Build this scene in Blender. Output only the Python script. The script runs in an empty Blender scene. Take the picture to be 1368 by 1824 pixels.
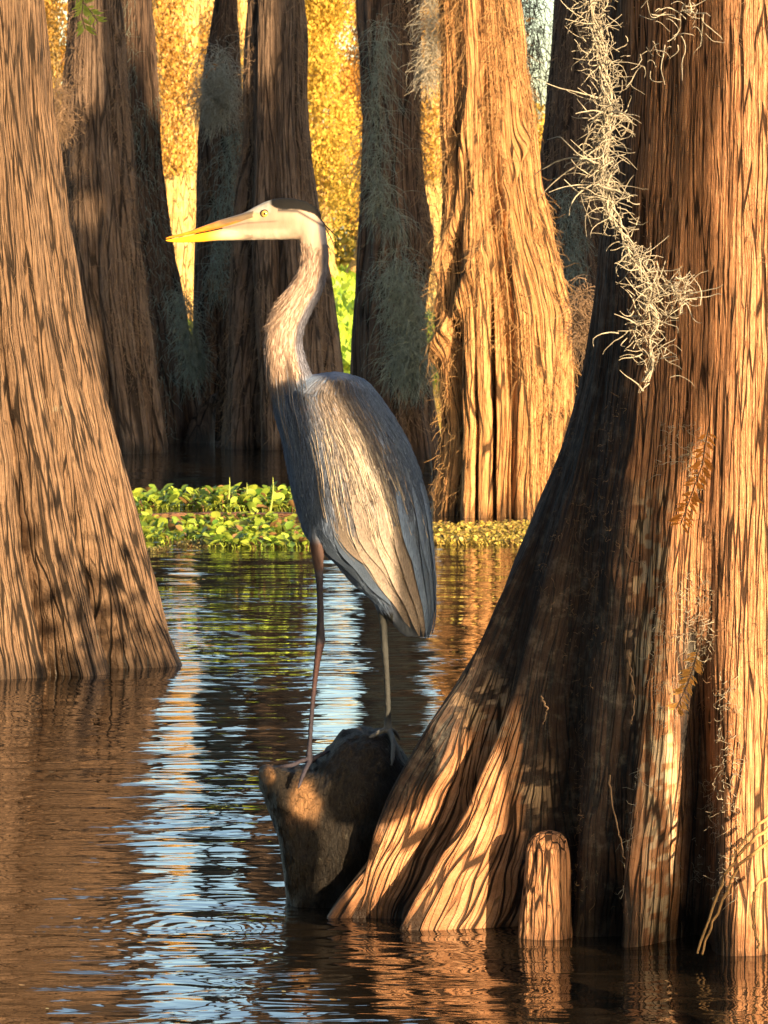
import bpy, math, random
import numpy as np
from mathutils import Vector
R = math.radians
rng = np.random.default_rng(7)
random.seed(7)
SC = bpy.context.scene
COL = SC.collection

# ------------------------------------------------------------------ camera
F = 6363.0            # focal length in photo pixels (photo 1368 x 1824)
H = 1.353             # eye height above the water
HY = 430.0            # photo row of the horizon
cam_d = bpy.data.cameras.new('camera'); cam = bpy.data.objects.new('camera', cam_d); COL.objects.link(cam)
cam.location = (0, 0, H); cam.rotation_euler = (R(90), 0, 0)
cam_d.sensor_fit = 'VERTICAL'; cam_d.sensor_height = 24.0; cam_d.lens = 24.0 * F / 1824
cam_d.shift_y = (HY - 912) / 1824.0
cam_d.clip_start = 0.1; cam_d.clip_end = 3000
cam_d.dof.use_dof = True; cam_d.dof.focus_distance = 7.2; cam_d.dof.aperture_fstop = 24
SC.camera = cam

# ------------------------------------------------------------------ light
AZ, EL = R(34), R(10)
S = np.array([math.sin(AZ) * math.cos(EL), -math.cos(AZ) * math.cos(EL), math.sin(EL)])   # towards the sun
w = bpy.data.worlds.new('World'); SC.world = w; w.use_nodes = True
nt = w.node_tree
sky = nt.nodes.new('ShaderNodeTexSky'); sky.sky_type = 'NISHITA'; sky.sun_disc = False
sky.sun_elevation = EL; sky.sun_rotation = math.atan2(S[0], S[1])
sky.air_density = 1.1; sky.dust_density = 1.4; sky.ozone_density = 1.5
nt.links.new(sky.outputs[0], nt.nodes['Background'].inputs[0]); nt.nodes['Background'].inputs[1].default_value = 0.15
sd = bpy.data.lights.new('sun', 'SUN'); sd.energy = 5.0; sd.angle = R(0.4); sd.color = (1.0, 0.72, 0.42)
so = bpy.data.objects.new('sun', sd); COL.objects.link(so)
so.rotation_euler = Vector(-S).to_track_quat('-Z', 'Y').to_euler()
SC.view_settings.view_transform = 'Standard'; SC.view_settings.look = 'None'
SC.view_settings.gamma = 1; SC.view_settings.exposure = 1.6
SC.render.resolution_x = 768; SC.render.resolution_y = 1024

# ------------------------------------------------------------------ helpers
def P(px, py, Y):
    return np.array([(px - 684) / F * Y, Y, H - (py - HY) / F * Y])
def tag(o, label, cat, group=None, kind=None):
    if label: o['label'] = label
    if cat: o['category'] = cat
    if group: o['group'] = group
    if kind: o['kind'] = kind
    return o
def empty(name, loc, label, cat, group=None):
    o = bpy.data.objects.new(name, None); COL.objects.link(o); o.location = tuple(float(a) for a in loc)
    o.empty_display_size = 0.1
    return tag(o, label, cat, group)
def mesh_np(name, v, quads=None, tris=None, smooth=True):
    me = bpy.data.meshes.new(name)
    v = np.asarray(v, dtype=np.float32); me.vertices.add(len(v)); me.vertices.foreach_set('co', v.ravel())
    q = np.zeros((0, 4), int) if quads is None else np.asarray(quads, int)
    t = np.zeros((0, 3), int) if tris is None else np.asarray(tris, int)
    me.loops.add(q.size + t.size)
    me.loops.foreach_set('vertex_index', np.concatenate([q.ravel(), t.ravel()]).astype(np.int32))
    me.polygons.add(len(q) + len(t))
    st = np.concatenate([np.arange(len(q)) * 4, q.size + np.arange(len(t)) * 3]).astype(np.int32)
    me.polygons.foreach_set('loop_start', st)
    me.update(calc_edges=True)
    if smooth: me.polygons.foreach_set('use_smooth', np.ones(len(q) + len(t), bool))
    me.validate()
    return me
def obj(name, me, mat, parent=None):
    o = bpy.data.objects.new(name, me); COL.objects.link(o)
    if mat is not None:
        for m in (mat if isinstance(mat, (list, tuple)) else [mat]): me.materials.append(m)
    if parent is not None:
        o.parent = parent; o.location = tuple(-a for a in parent.location)   # mesh data is in world coordinates
    return o
def attr(me, name, data, typ='FLOAT_VECTOR'):
    a = me.attributes.new(name, typ, 'POINT')
    data = np.asarray(data, np.float32)
    if typ == 'FLOAT_VECTOR': a.data.foreach_set('vector', data.ravel())
    elif typ == 'FLOAT_COLOR':
        d = np.ones((len(data), 4), np.float32); d[:, :3] = data; a.data.foreach_set('color', d.ravel())
    else: a.data.foreach_set('value', data.ravel())
def hash3(i, j, k, seed):
    n = (i.astype(np.int64) * 374761393 + j.astype(np.int64) * 668265263 + k.astype(np.int64) * 2147483647 + seed * 974634777) & 0xFFFFFFFF
    n = ((n ^ (n >> 13)) * 1274126177) & 0xFFFFFFFF
    n = n ^ (n >> 16)
    n = (n * 2246822519) & 0xFFFFFFFF
    n = n ^ (n >> 15)
    return (n & 0xFFFFFF) / float(0xFFFFFF)
def noise(p, seed=0):
    """value noise, -1..1, p (...,3)"""
    f = np.floor(p); t = p - f; t = t * t * t * (t * (t * 6 - 15) + 10); i = f.astype(np.int64)
    r = 0
    for dx in (0, 1):
        wx = t[..., 0] if dx else 1 - t[..., 0]
        for dy in (0, 1):
            wy = t[..., 1] if dy else 1 - t[..., 1]
            for dz in (0, 1):
                wz = t[..., 2] if dz else 1 - t[..., 2]
                r = r + wx * wy * wz * hash3(i[..., 0] + dx, i[..., 1] + dy, i[..., 2] + dz, seed)
    return r * 2 - 1
def fbm(p, oc=3, seed=0, gain=0.5):
    a, s, r = 1.0, 0.0, 0
    for o in range(oc):
        r = r + a * noise(p * (2.03 ** o), seed + o * 17); s += a; a *= gain
    return r / s
def smooth01(x): x = np.clip(x, 0, 1); return x * x * (3 - 2 * x)

def grid_faces(nr, nc, close=True):
    i = np.arange(nr - 1)[:, None]; j = np.arange(nc if close else nc - 1)[None, :]
    j2 = (j + 1) % nc
    a = i * nc + j; b = i * nc + j2; c = (i + 1) * nc + j2; d = (i + 1) * nc + j
    return np.stack([a, b, c, d], -1).reshape(-1, 4)
def tubes(paths, rad, sides=3):
    """paths (n,s,3), rad (n,s) -> verts, quads"""
    paths = np.asarray(paths, float); n, s, _ = paths.shape
    t = np.gradient(paths, axis=1); t /= np.linalg.norm(t, axis=2, keepdims=True) + 1e-9
    up = np.where(np.abs(t[..., 2:3]) > 0.8, np.array([1.0, 0.2, 0]), np.array([0, 0, 1.0]))
    a = np.cross(t, up); a /= np.linalg.norm(a, axis=2, keepdims=True) + 1e-9
    b = np.cross(t, a)
    ang = np.arange(sides) * 2 * math.pi / sides
    ring = a[:, :, None] * np.cos(ang)[None, None, :, None] + b[:, :, None] * np.sin(ang)[None, None, :, None]
    v = paths[:, :, None] + ring * np.asarray(rad)[:, :, None, None]
    f = grid_faces(s, sides)
    fs = (f[None] + (np.arange(n) * s * sides)[:, None, None]).reshape(-1, 4)
    return v.reshape(-1, 3), fs
def loft(rings):
    """closed loft with fan caps; rings list of (k,3)"""
    rings = np.asarray(rings, float); n, k, _ = rings.shape
    v = np.concatenate([rings.reshape(-1, 3), rings[0].mean(0)[None], rings[-1].mean(0)[None]])
    q = grid_faces(n, k)
    j = np.arange(k); t1 = np.stack([np.full(k, n * k), (j + 1) % k, j], 1)
    o = (n - 1) * k; t2 = np.stack([np.full(k, n * k + 1), o + j, o + (j + 1) % k], 1)
    return v, q, np.concatenate([t1, t2])
def merge(parts):
    vs, qs, ts, off = [], [], [], 0
    for p in parts:
        v, q = p[0], p[1]; t = p[2] if len(p) > 2 else np.zeros((0, 3), int)
        vs.append(v); qs.append(q + off); ts.append(t + off); off += len(v)
    return np.concatenate(vs), np.concatenate(qs), np.concatenate(ts)

# ------------------------------------------------------------------ materials
def newmat(name):
    m = bpy.data.materials.new(name); m.use_nodes = True
    return m, m.node_tree.nodes, m.node_tree.links, m.node_tree.nodes['Principled BSDF']
def N(nodes, typ, **kw):
    n = nodes.new(typ)
    for k, v in kw.items():
        if hasattr(n, k): setattr(n, k, v)
        else: n.inputs[k].default_value = v
    return n
def ramp(nodes, stops, interp='LINEAR'):
    r = nodes.new('ShaderNodeValToRGB'); cr = r.color_ramp; cr.interpolation = interp
    while len(cr.elements) < len(stops): cr.elements.new(0.5)
    for e, (p, c) in zip(cr.elements, stops):
        e.position = p; e.color = (*c, 1) if len(c) == 3 else c
    return r
def bark_mat(name, c_dark, c_mid, c_light, su=60.0, sv=5.0, crack=0.05, bump=0.01, moss=None, wet=0.12, seed=0.0, crackcol=0.25, lichen_shade=None, patch=None):
    m, n, l, b = newmat(name)
    at = N(n, 'ShaderNodeAttribute', attribute_name='grain')
    add = N(n, 'ShaderNodeVectorMath', operation='ADD'); add.inputs[1].default_value = (seed, seed * 1.7, seed * .6)
    l.new(at.outputs['Vector'], add.inputs[0])
    # warp
    wn = N(n, 'ShaderNodeTexNoise', Scale=7.0, Detail=2.0); l.new(add.outputs[0], wn.inputs['Vector'])
    ws = N(n, 'ShaderNodeVectorMath', operation='MULTIPLY_ADD'); ws.inputs[1].default_value = (.016, .0, .0)
    l.new(wn.outputs['Color'], ws.inputs[0]); l.new(add.outputs[0], ws.inputs[2])
    def stretched(sx, sz):
        v = N(n, 'ShaderNodeVectorMath', operation='MULTIPLY'); v.inputs[1].default_value = (sx, sx, sz)
        l.new(ws.outputs[0], v.inputs[0]); return v.outputs[0]
    def crackmask(sx, sz, wd):
        t = N(n, 'ShaderNodeTexVoronoi', feature='DISTANCE_TO_EDGE', Scale=1.0); l.new(stretched(sx, sz), t.inputs['Vector'])
        vn = N(n, 'ShaderNodeTexNoise', Scale=1.0, Detail=2.0); l.new(stretched(sx * .5, sz * .8), vn.inputs['Vector'])
        vw = N(n, 'ShaderNodeMapRange'); vw.inputs['From Min'].default_value = .38; vw.inputs['From Max'].default_value = .62
        vw.inputs['To Min'].default_value = wd * .16; vw.inputs['To Max'].default_value = wd * .36; l.new(vn.outputs[0], vw.inputs[0])
        mr = N(n, 'ShaderNodeMapRange'); mr.inputs['From Min'].default_value = 0
        l.new(vw.outputs[0], mr.inputs['From Max'])
        lo_ = N(n, 'ShaderNodeMath', operation='MULTIPLY'); lo_.inputs[1].default_value = .4; l.new(vw.outputs[0], lo_.inputs[0]); l.new(lo_.outputs[0], mr.inputs['From Min'])
        l.new(t.outputs['Distance'], mr.inputs[0]); return mr.outputs[0]
    k1 = crackmask(su, sv, crack * 3)                    # 0 in the crack, 1 on the plate
    k2 = crackmask(su * 2.3, sv * 1.8, crack * 2.4)
    ps = N(n, 'ShaderNodeTexNoise', Scale=5.0, Detail=3.0); l.new(add.outputs[0], ps.inputs['Vector'])
    mk = N(n, 'ShaderNodeMath', operation='MULTIPLY'); l.new(k1, mk.inputs[0])
    k2s = N(n, 'ShaderNodeMapRange'); k2s.inputs['To Min'].default_value = .45; l.new(k2, k2s.inputs[0]); l.new(k2s.outputs[0], mk.inputs[1])
    fine = N(n, 'ShaderNodeTexNoise', Scale=1.0, Detail=5.0, Roughness=.65); l.new(stretched(su * 2.5, sv * 4), fine.inputs['Vector'])
    rough_ = N(n, 'ShaderNodeTexNoise', Scale=1.0, Detail=6.0, Roughness=.7); l.new(stretched(su * .9, su * .42), rough_.inputs['Vector'])
    cr = ramp(n, [(.25, c_dark), (.5, c_mid), (.72, c_light)])
    fr_ = N(n, 'ShaderNodeMath', operation='ADD'); l.new(fine.outputs[0], fr_.inputs[0]); l.new(rough_.outputs[0], fr_.inputs[1])
    mixf = N(n, 'ShaderNodeMath', operation='MULTIPLY_ADD'); mixf.inputs[1].default_value = .42
    l.new(fr_.outputs[0], mixf.inputs[0])
    psh = N(n, 'ShaderNodeMath', operation='MULTIPLY'); psh.inputs[1].default_value = .16; l.new(ps.outputs[0], psh.inputs[0]); l.new(psh.outputs[0], mixf.inputs[2])
    l.new(mixf.outputs[0], cr.inputs[0])
    cc = N(n, 'ShaderNodeMapRange'); cc.inputs['To Min'].default_value = crackcol; l.new(mk.outputs[0], cc.inputs[0])
    mul = N(n, 'ShaderNodeMix', data_type='RGBA', blend_type='MULTIPLY'); mul.inputs[0].default_value = 1
    l.new(cr.outputs[0], mul.inputs[6]); l.new(cc.outputs[0], mul.inputs[7])
    out = mul.outputs[2]
    geo = N(n, 'ShaderNodeNewGeometry')
    if moss:
        mn = N(n, 'ShaderNodeTexNoise', Scale=moss[1], Detail=6.0, Roughness=.7); l.new(geo.outputs['Position'], mn.inputs['Vector'])
        mr = N(n, 'ShaderNodeMapRange'); mr.inputs['From Min'].default_value = moss[2]; mr.inputs['From Max'].default_value = moss[2] + .1
        l.new(mn.outputs[0], mr.inputs[0])
        mx = N(n, 'ShaderNodeMix', data_type='RGBA'); mx.inputs[7].default_value = (*moss[0], 1)
        l.new(mr.outputs[0], mx.inputs[0]); l.new(out, mx.inputs[6]); out = mx.outputs[2]
    if lichen_shade:  # dark lichen together with painted shade, mixed in by a vertex mask
        sa_ = N(n, 'ShaderNodeAttribute', attribute_name='lichen_shade'); sn_ = N(n, 'ShaderNodeTexNoise', Scale=26.0, Detail=5.0, Roughness=.7); l.new(geo.outputs['Position'], sn_.inputs['Vector'])
        sc_ = ramp(n, [(.3, (.018, .016, .016)), (.52, lichen_shade), (.70, (.12, .115, .10))]); l.new(sn_.outputs[0], sc_.inputs[0])
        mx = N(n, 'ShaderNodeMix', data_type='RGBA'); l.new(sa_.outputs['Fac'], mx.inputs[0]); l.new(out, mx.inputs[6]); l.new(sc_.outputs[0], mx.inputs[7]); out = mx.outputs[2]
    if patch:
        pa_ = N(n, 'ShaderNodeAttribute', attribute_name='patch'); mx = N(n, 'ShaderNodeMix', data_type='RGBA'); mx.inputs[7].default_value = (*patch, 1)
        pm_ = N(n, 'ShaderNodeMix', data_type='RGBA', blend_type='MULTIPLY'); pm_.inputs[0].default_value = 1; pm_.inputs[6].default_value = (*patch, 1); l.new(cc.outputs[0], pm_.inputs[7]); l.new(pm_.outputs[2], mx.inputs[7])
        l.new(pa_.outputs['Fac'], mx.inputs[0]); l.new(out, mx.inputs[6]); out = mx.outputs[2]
    # wet dark stain at the waterline
    sep = N(n, 'ShaderNodeSeparateXYZ'); l.new(geo.outputs['Position'], sep.inputs[0])
    wz = N(n, 'ShaderNodeMath', operation='MULTIPLY_ADD'); wz.inputs[1].default_value = .25
    l.new(ps.outputs[0], wz.inputs[0]); l.new(sep.outputs[2], wz.inputs[2])
    wr = N(n, 'ShaderNodeMapRange'); wr.inputs['From Min'].default_value = .12; wr.inputs['From Max'].default_value = .12 + wet
    wr.inputs['To Min'].default_value = .32
    l.new(wz.outputs[0], wr.inputs[0])
    mw = N(n, 'ShaderNodeMix', data_type='RGBA', blend_type='MULTIPLY'); mw.inputs[0].default_value = 1
    l.new(out, mw.inputs[6]); l.new(wr.outputs[0], mw.inputs[7])
    l.new(mw.outputs[2], b.inputs['Base Color'])
    rr = N(n, 'ShaderNodeMapRange'); rr.inputs['From Min'].default_value = .32; rr.inputs['To Min'].default_value = .35; rr.inputs['To Max'].default_value = .9
    l.new(wr.outputs[0], rr.inputs[0]); l.new(rr.outputs[0], b.inputs['Roughness'])
    b.inputs['Specular IOR Level'].default_value = .25
    hs0 = N(n, 'ShaderNodeMath', operation='MULTIPLY_ADD'); hs0.inputs[1].default_value = .5
    l.new(fine.outputs[0], hs0.inputs[0]); l.new(mk.outputs[0], hs0.inputs[2])
    hs = N(n, 'ShaderNodeMath', operation='MULTIPLY_ADD'); hs.inputs[1].default_value = 1.8
    l.new(rough_.outputs[0], hs.inputs[0]); l.new(hs0.outputs[0], hs.inputs[2])
    bp = N(n, 'ShaderNodeBump'); bp.inputs['Distance'].default_value = bump; bp.inputs['Strength'].default_value = 1
    l.new(hs.outputs[0], bp.inputs['Height']); l.new(bp.outputs[0], b.inputs['Normal'])
    return m
def plain_mat(name, col, rough=.7, var=.35, scale=30., trans=0., spec=.3, col2=None):
    m, n, l, b = newmat(name)
    geo = N(n, 'ShaderNodeNewGeometry')
    t = N(n, 'ShaderNodeTexNoise', Scale=scale, Detail=3.0); l.new(geo.outputs['Position'], t.inputs['Vector'])
    c2 = col2 if col2 else tuple(c * (1 - var) for c in col)
    cr = ramp(n, [(.35, c2), (.65, col)]); l.new(t.outputs[0], cr.inputs[0])
    l.new(cr.outputs[0], b.inputs['Base Color'])
    b.inputs['Roughness'].default_value = rough; b.inputs['Specular IOR Level'].default_value = spec
    if trans > 0:
        tr = N(n, 'ShaderNodeBsdfTranslucent'); l.new(cr.outputs[0], tr.inputs[0])
        mx = N(n, 'ShaderNodeMixShader'); mx.inputs[0].default_value = trans
        l.new(b.outputs[0], mx.inputs[1]); l.new(tr.outputs[0], mx.inputs[2])
        l.new(mx.outputs[0], n['Material Output'].inputs[0])
    return m
def vcol_mat(name, rough=.6, spec=.3, bumpscale=None, bump=.001, trans=0., streak=None):
    m, n, l, b = newmat(name)
    at = N(n, 'ShaderNodeAttribute', attribute_name='tint')
    l.new(at.outputs['Color'], b.inputs['Base Color'])
    if streak:
        gp_ = N(n, 'ShaderNodeNewGeometry'); sv_ = N(n, 'ShaderNodeVectorMath', operation='MULTIPLY'); sv_.inputs[1].default_value = streak; l.new(gp_.outputs['Position'], sv_.inputs[0])
        sn_ = N(n, 'ShaderNodeTexNoise', Scale=1.0, Detail=3.0, Roughness=.6); l.new(sv_.outputs[0], sn_.inputs['Vector'])
        sr_ = N(n, 'ShaderNodeMapRange'); sr_.inputs['From Min'].default_value = .3; sr_.inputs['From Max'].default_value = .7; sr_.inputs['To Min'].default_value = .62; sr_.inputs['To Max'].default_value = 1.35; l.new(sn_.outputs[0], sr_.inputs[0])
        sm_ = N(n, 'ShaderNodeMix', data_type='RGBA', blend_type='MULTIPLY'); sm_.inputs[0].default_value = 1; l.new(at.outputs['Color'], sm_.inputs[6]); l.new(sr_.outputs[0], sm_.inputs[7]); l.new(sm_.outputs[2], b.inputs['Base Color'])
    b.inputs['Roughness'].default_value = rough; b.inputs['Specular IOR Level'].default_value = spec
    if bumpscale:
        tc = N(n, 'ShaderNodeNewGeometry'); v = N(n, 'ShaderNodeVectorMath', operation='MULTIPLY'); v.inputs[1].default_value = bumpscale
        l.new(tc.outputs['Position'], v.inputs[0])
        t = N(n, 'ShaderNodeTexNoise', Scale=1.0, Detail=3.0); l.new(v.outputs[0], t.inputs['Vector'])
        bp = N(n, 'ShaderNodeBump'); bp.inputs['Distance'].default_value = bump; l.new(t.outputs[0], bp.inputs['Height']); l.new(bp.outputs[0], b.inputs['Normal'])
    if trans > 0:
        tr = N(n, 'ShaderNodeBsdfTranslucent'); l.new(at.outputs['Color'], tr.inputs[0])
        mx = N(n, 'ShaderNodeMixShader'); mx.inputs[0].default_value = trans
        l.new(b.outputs[0], mx.inputs[1]); l.new(tr.outputs[0], mx.inputs[2]); l.new(mx.outputs[0], n['Material Output'].inputs[0])
    return m

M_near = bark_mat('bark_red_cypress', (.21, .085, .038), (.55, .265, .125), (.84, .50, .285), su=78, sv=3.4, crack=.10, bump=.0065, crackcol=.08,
                  moss=((.30, .27, .20), 9.0, .66), seed=3.1, patch=(.74, .58, .38), lichen_shade=(.030, .031, .033))
M_left = bark_mat('bark_brown_cypress', (.085, .048, .028), (.215, .132, .078), (.37, .245, .15), su=64, sv=2.7, crack=.10, bump=.008, crackcol=.10,
                  moss=((.26, .24, .17), 7.0, .66), seed=8.3)
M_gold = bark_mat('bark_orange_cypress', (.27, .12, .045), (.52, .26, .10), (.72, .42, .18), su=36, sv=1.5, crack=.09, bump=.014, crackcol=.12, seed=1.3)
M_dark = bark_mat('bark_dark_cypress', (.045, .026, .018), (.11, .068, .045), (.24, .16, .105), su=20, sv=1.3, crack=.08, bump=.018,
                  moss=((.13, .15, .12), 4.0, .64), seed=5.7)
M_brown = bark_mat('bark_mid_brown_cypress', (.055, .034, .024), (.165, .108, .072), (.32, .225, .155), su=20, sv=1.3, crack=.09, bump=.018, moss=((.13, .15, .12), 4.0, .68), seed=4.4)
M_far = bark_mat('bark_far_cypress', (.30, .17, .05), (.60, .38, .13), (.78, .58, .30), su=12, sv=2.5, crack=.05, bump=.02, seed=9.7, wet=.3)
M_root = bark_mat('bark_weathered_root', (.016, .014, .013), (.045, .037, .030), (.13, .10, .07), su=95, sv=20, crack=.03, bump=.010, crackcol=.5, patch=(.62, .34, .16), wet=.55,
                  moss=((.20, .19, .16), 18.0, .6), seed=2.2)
M_moss = plain_mat('spanish_moss_pale', (.56, .50, .38), .8, .4, 60, trans=.15)
M_mossg = plain_mat('spanish_moss_grey_green', (.30, .34, .27), .9, .5, 20, trans=.15)
M_mossb = plain_mat('bark_fibre', (.34, .22, .13), .9, .5, 20, trans=.1)
M_mosso = plain_mat('bark_fibre_orange', (.55, .32, .13), .9, .4, 20, trans=.1)
M_hyac = vcol_mat('hyacinth_leaf', .45, .4, trans=.35)
M_leafg = vcol_mat('golden_foliage', .7, .2, trans=.4)
M_twig = plain_mat('twig_wood', (.16, .10, .06), .8, .4, 40)

# ------------------------------------------------------------------ trunk builder
def build_trunk(rows, Yc, name, mat, parent, z0=-0.25, z1=8.0, nth=220, dz=.03, depth=.85, flutes=(5, .12, 1.0), seed=0,
                ridge=(.012, 14.0, 1.2), dense_z=None, table=None, cx=None, bulge=None, fold=(0, 0, 0)):
    """rows (z, x centre, half width) bottom to top; flutes (count, depth, height reach); ridge (amp, per metre, per metre along z)"""
    zt = dense_z if dense_z is not None else 3.6
    zs = np.concatenate([np.arange(z0, zt, dz), np.linspace(zt, z1, 14)])
    th = np.linspace(0, 2 * math.pi, nth, endpoint=False)
    TH, Z = np.meshgrid(th, zs)
    if table is not None:
        keys = np.array(table[0], float); lv = table[1]
        lz = np.array([a[0] for a in lv]); arr = np.array([a[1] for a in lv], float)
        zz = np.linspace(lz[0], lz[-1], 500)
        A = np.stack([np.interp(zz, lz, arr[:, k]) for k in range(len(keys))], 1)
        kern = np.exp(-np.linspace(-2, 2, 21) ** 2); kern /= kern.sum()
        Ap = np.pad(A, ((10, 10), (0, 0)), 'edge')
        A = np.stack([np.convolve(Ap[:, k], kern, 'valid') for k in range(len(keys))], 1)
        rowsR = np.stack([np.interp(zs, zz, A[:, k]) for k in range(len(keys))], 1)
        d = np.degrees(th)
        kk = np.concatenate([keys, [keys[0] + 360]]); d2 = np.where(d < keys[0], d + 360, d)
        idx = np.clip(np.searchsorted(kk, d2, side='right') - 1, 0, len(keys) - 1)
        t = (d2 - kk[idx]) / (kk[idx + 1] - kk[idx]); t = t * t * (3 - 2 * t)
        Rr = rowsR[:, idx] * (1 - t) + rowsR[:, (idx + 1) % len(keys)] * t
        CX = np.interp(zs, [a[0] for a in cx], [a[1] for a in cx])[:, None]
        CY = Yc
        depth_ = 1.0
    else:
        rz = [r[0] for r in rows]
        CX = np.interp(zs, rz, [r[1] for r in rows])[:, None]
        hw = np.interp(zs, rz, [r[2] for r in rows])[:, None]
        k, dp, reach = flutes
        fl = np.exp(-np.maximum(zs, 0) / reach)[:, None] * dp + dp * .22
        ph = seed * 1.37
        tw = TH + .25 * noise(np.stack([np.cos(TH) * 1.2, np.sin(TH) * 1.2, Z * .5], -1), seed + 3)
        lob = 1 - np.abs(np.sin(tw * k / 2 + ph)) ** .8
        lob2 = 1 - np.abs(np.sin(tw * (k * 1.0 + 3) / 2 + ph * 2.1))
        Rr = hw * (1.0 - fl * (0.75 * (lob) + .35 * lob2))
        CY = Yc; depth_ = depth
    c, s = np.cos(TH), np.sin(TH)
    i0 = int(np.argmin(np.abs(zs - .25))); i1 = int(np.argmin(np.abs(zs - 1.5)))
    def arc(i):
        x_ = c[i] * Rr[i]; y_ = s[i] * Rr[i]; dl = np.hypot(np.diff(x_, append=x_[0]), np.diff(y_, append=y_[0]))
        return np.concatenate([[0], np.cumsum(dl)[:-1]])
    sa = .5 * arc(i0) + .5 * arc(i1)
    kb = nth // 4; tot = sa[-1] + (sa[1] - sa[0]); sa = np.where(np.arange(nth) < kb, sa + tot, sa)   # seam at the back
    r0 = float(np.median(Rr))
    U = np.broadcast_to(sa[None], TH.shape)
    g = np.stack([U, 0 * U, Z], -1)
    amp, fu, fv = ridge
    warp = np.stack([noise(g * 3.1, seed + 1), noise(g * 3.1, seed + 2), 0 * Z], -1) * .016
    q = (g + warp) * np.array([fu, fu, fv])
    n1 = noise(q, seed + 5); n2 = noise(q * np.array([2.3, 2.3, 2.0]), seed + 6)
    rid = (1 - np.abs(n1) * 2.2) * -1
    disp = amp * (np.clip(np.abs(n1) * 3.2, 0, 1) - .7) + amp * .45 * (np.clip(np.abs(n2) * 3.5, 0, 1) - .6)
    disp += amp * .8 * noise(np.stack([U * 6, 0 * U, Z * 3], -1), seed + 8)
    if fold[0] > 0:
        disp += fold[0] * (fbm(np.stack([U * fold[1], 0 * U, Z * fold[2]], -1), 3, seed + 9))
    if seed == 27:
        for (za_, ta_, zb_, tb_, am_, w_) in ((.90, 206, 1.95, 340, .055, 9), (1.1, 200, 2.3, 262, .035, 7), (.1, 330, 1.3, 318, .03, 7)):
            tl_ = ta_ + (Z - za_) / (zb_ - za_) * (tb_ - ta_); inside = smooth01((Z - za_ + .25) / .2) * smooth01((zb_ + .1 - Z) / .25)
            disp += am_ * inside * np.exp(-((np.degrees(TH) - tl_ + 6 * noise(np.stack([Z * 4, 0 * Z, 0 * Z], -1), 3)) / w_) ** 2) * (.8 + .5 * noise(np.stack([U * 30, 0 * U, Z * 9], -1), 91))
        dg_ = np.degrees(TH) + 3 * np.sin(Z * 2.2)
        for a_, w_, d_, zt_ in ((259, 2.6, .13, 1.25), (243, 2.0, .06, .9), (281, 1.8, .05, 1.9)):
            disp -= d_ * np.exp(-((dg_ - a_) / w_) ** 2) * smooth01((zt_ - Z) / .3)
    if seed == 21:
        disp += np.exp(-np.maximum(Z, 0) / .8) * .15 * (np.clip(np.abs(np.sin(U * 13 + Z * 1.2 + 1.6 * noise(np.stack([U * 3, 0 * U, Z * .8], -1), 79))) * 1.5, 0, 1) ** .7 - .8)
    if fold[0] > 0 and table is not None:
        nearfoot = np.exp(-np.maximum(Z, 0) / .45)
        disp += nearfoot * (.030 * (np.abs(noise(np.stack([U * 9 + Z * 2.5, 0 * U, Z * 1.1], -1), 77)) * 1.6 - .5) + .012 * fbm(np.stack([U * 26, 0 * U, Z * 5], -1), 2, 78))
    Rr = Rr + disp
    X = CX + c * Rr; Yy = CY + s * Rr * depth_
    v = np.stack([X, Yy, Z], -1).reshape(-1, 3)
    nr, nc = TH.shape
    me = mesh_np(name, np.concatenate([v, [[float(CX[-1, 0]), CY, z1 + .05]]]), grid_faces(nr, nc),
                 np.stack([(nr - 1) * nc + np.arange(nc), (nr - 1) * nc + (np.arange(nc) + 1) % nc, np.full(nc, nr * nc)], 1))
    gg = np.concatenate([g.reshape(-1, 3), [[0, 0, z1]]])
    attr(me, 'grain', gg)
    o = obj(name, me, mat, parent)
    return o, X, Yy, Z
def px_rows(tab, Y, extra=()):
    """tab of (py, left px, right px) -> rows of (z, x centre, half width), bottom to top"""
    out = []
    for py, a, b in tab:
        out.append((H - (py - HY) / F * Y, ((a + b) / 2 - 684) / F * Y, (b - a) / 2 / F * Y))
    return sorted(out + list(extra))
def crown(cx, cy, z, rad, n, col, seed):
    r = np.random.default_rng(seed)
    cl = r.normal(size=(max(8, n // 60), 3)) * np.array([rad, rad, rad * .5]) * .55 + np.array([cx, cy, z])
    c = cl[r.integers(0, len(cl), n)] + r.normal(size=(n, 3)) * rad * .13
    return c
def leaf_mesh(name, centers, size, cols, r, droop=.6, limbs=None):
    """small pointed leaf sprays (two triangles each, bent)"""
    n = len(centers)
    d = r.normal(size=(n, 3)); d[:, 2] -= droop * 1.5; d /= np.linalg.norm(d, axis=1, keepdims=True)
    u = np.cross(d, r.normal(size=(n, 3))); u /= np.linalg.norm(u, axis=1, keepdims=True) + 1e-9
    L = size * r.uniform(.5, 1.4, (n, 1)); W = L * r.uniform(.18, .4, (n, 1))
    a = centers; b = centers + d * L * .5 + u * W; c = centers + d * L; e = centers + d * L * .5 - u * W + np.cross(d, u) * W * .5
    v = np.stack([a, b, c, e], 1).reshape(-1, 3); f = np.arange(4 * n).reshape(-1, 4)
    cc_ = np.repeat(cols, 4, axis=0)
    if limbs is not None:
        lv, lq = limbs; f = np.concatenate([f, lq + len(v)]); g_ = np.concatenate([v * 0, lv]); cc_ = np.concatenate([cc_, lv * 0 + .1])
        me = mesh_np(name, np.concatenate([v, lv]), f, smooth=False)
        me.polygons.foreach_set('material_index', np.concatenate([np.zeros(n, int), np.ones(len(lq), int)]).astype(np.int32)); attr(me, 'grain', g_)
    else: me = mesh_np(name, v, f, smooth=False)
    attr(me, 'tint', cc_, 'FLOAT_COLOR')
    return me

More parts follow.
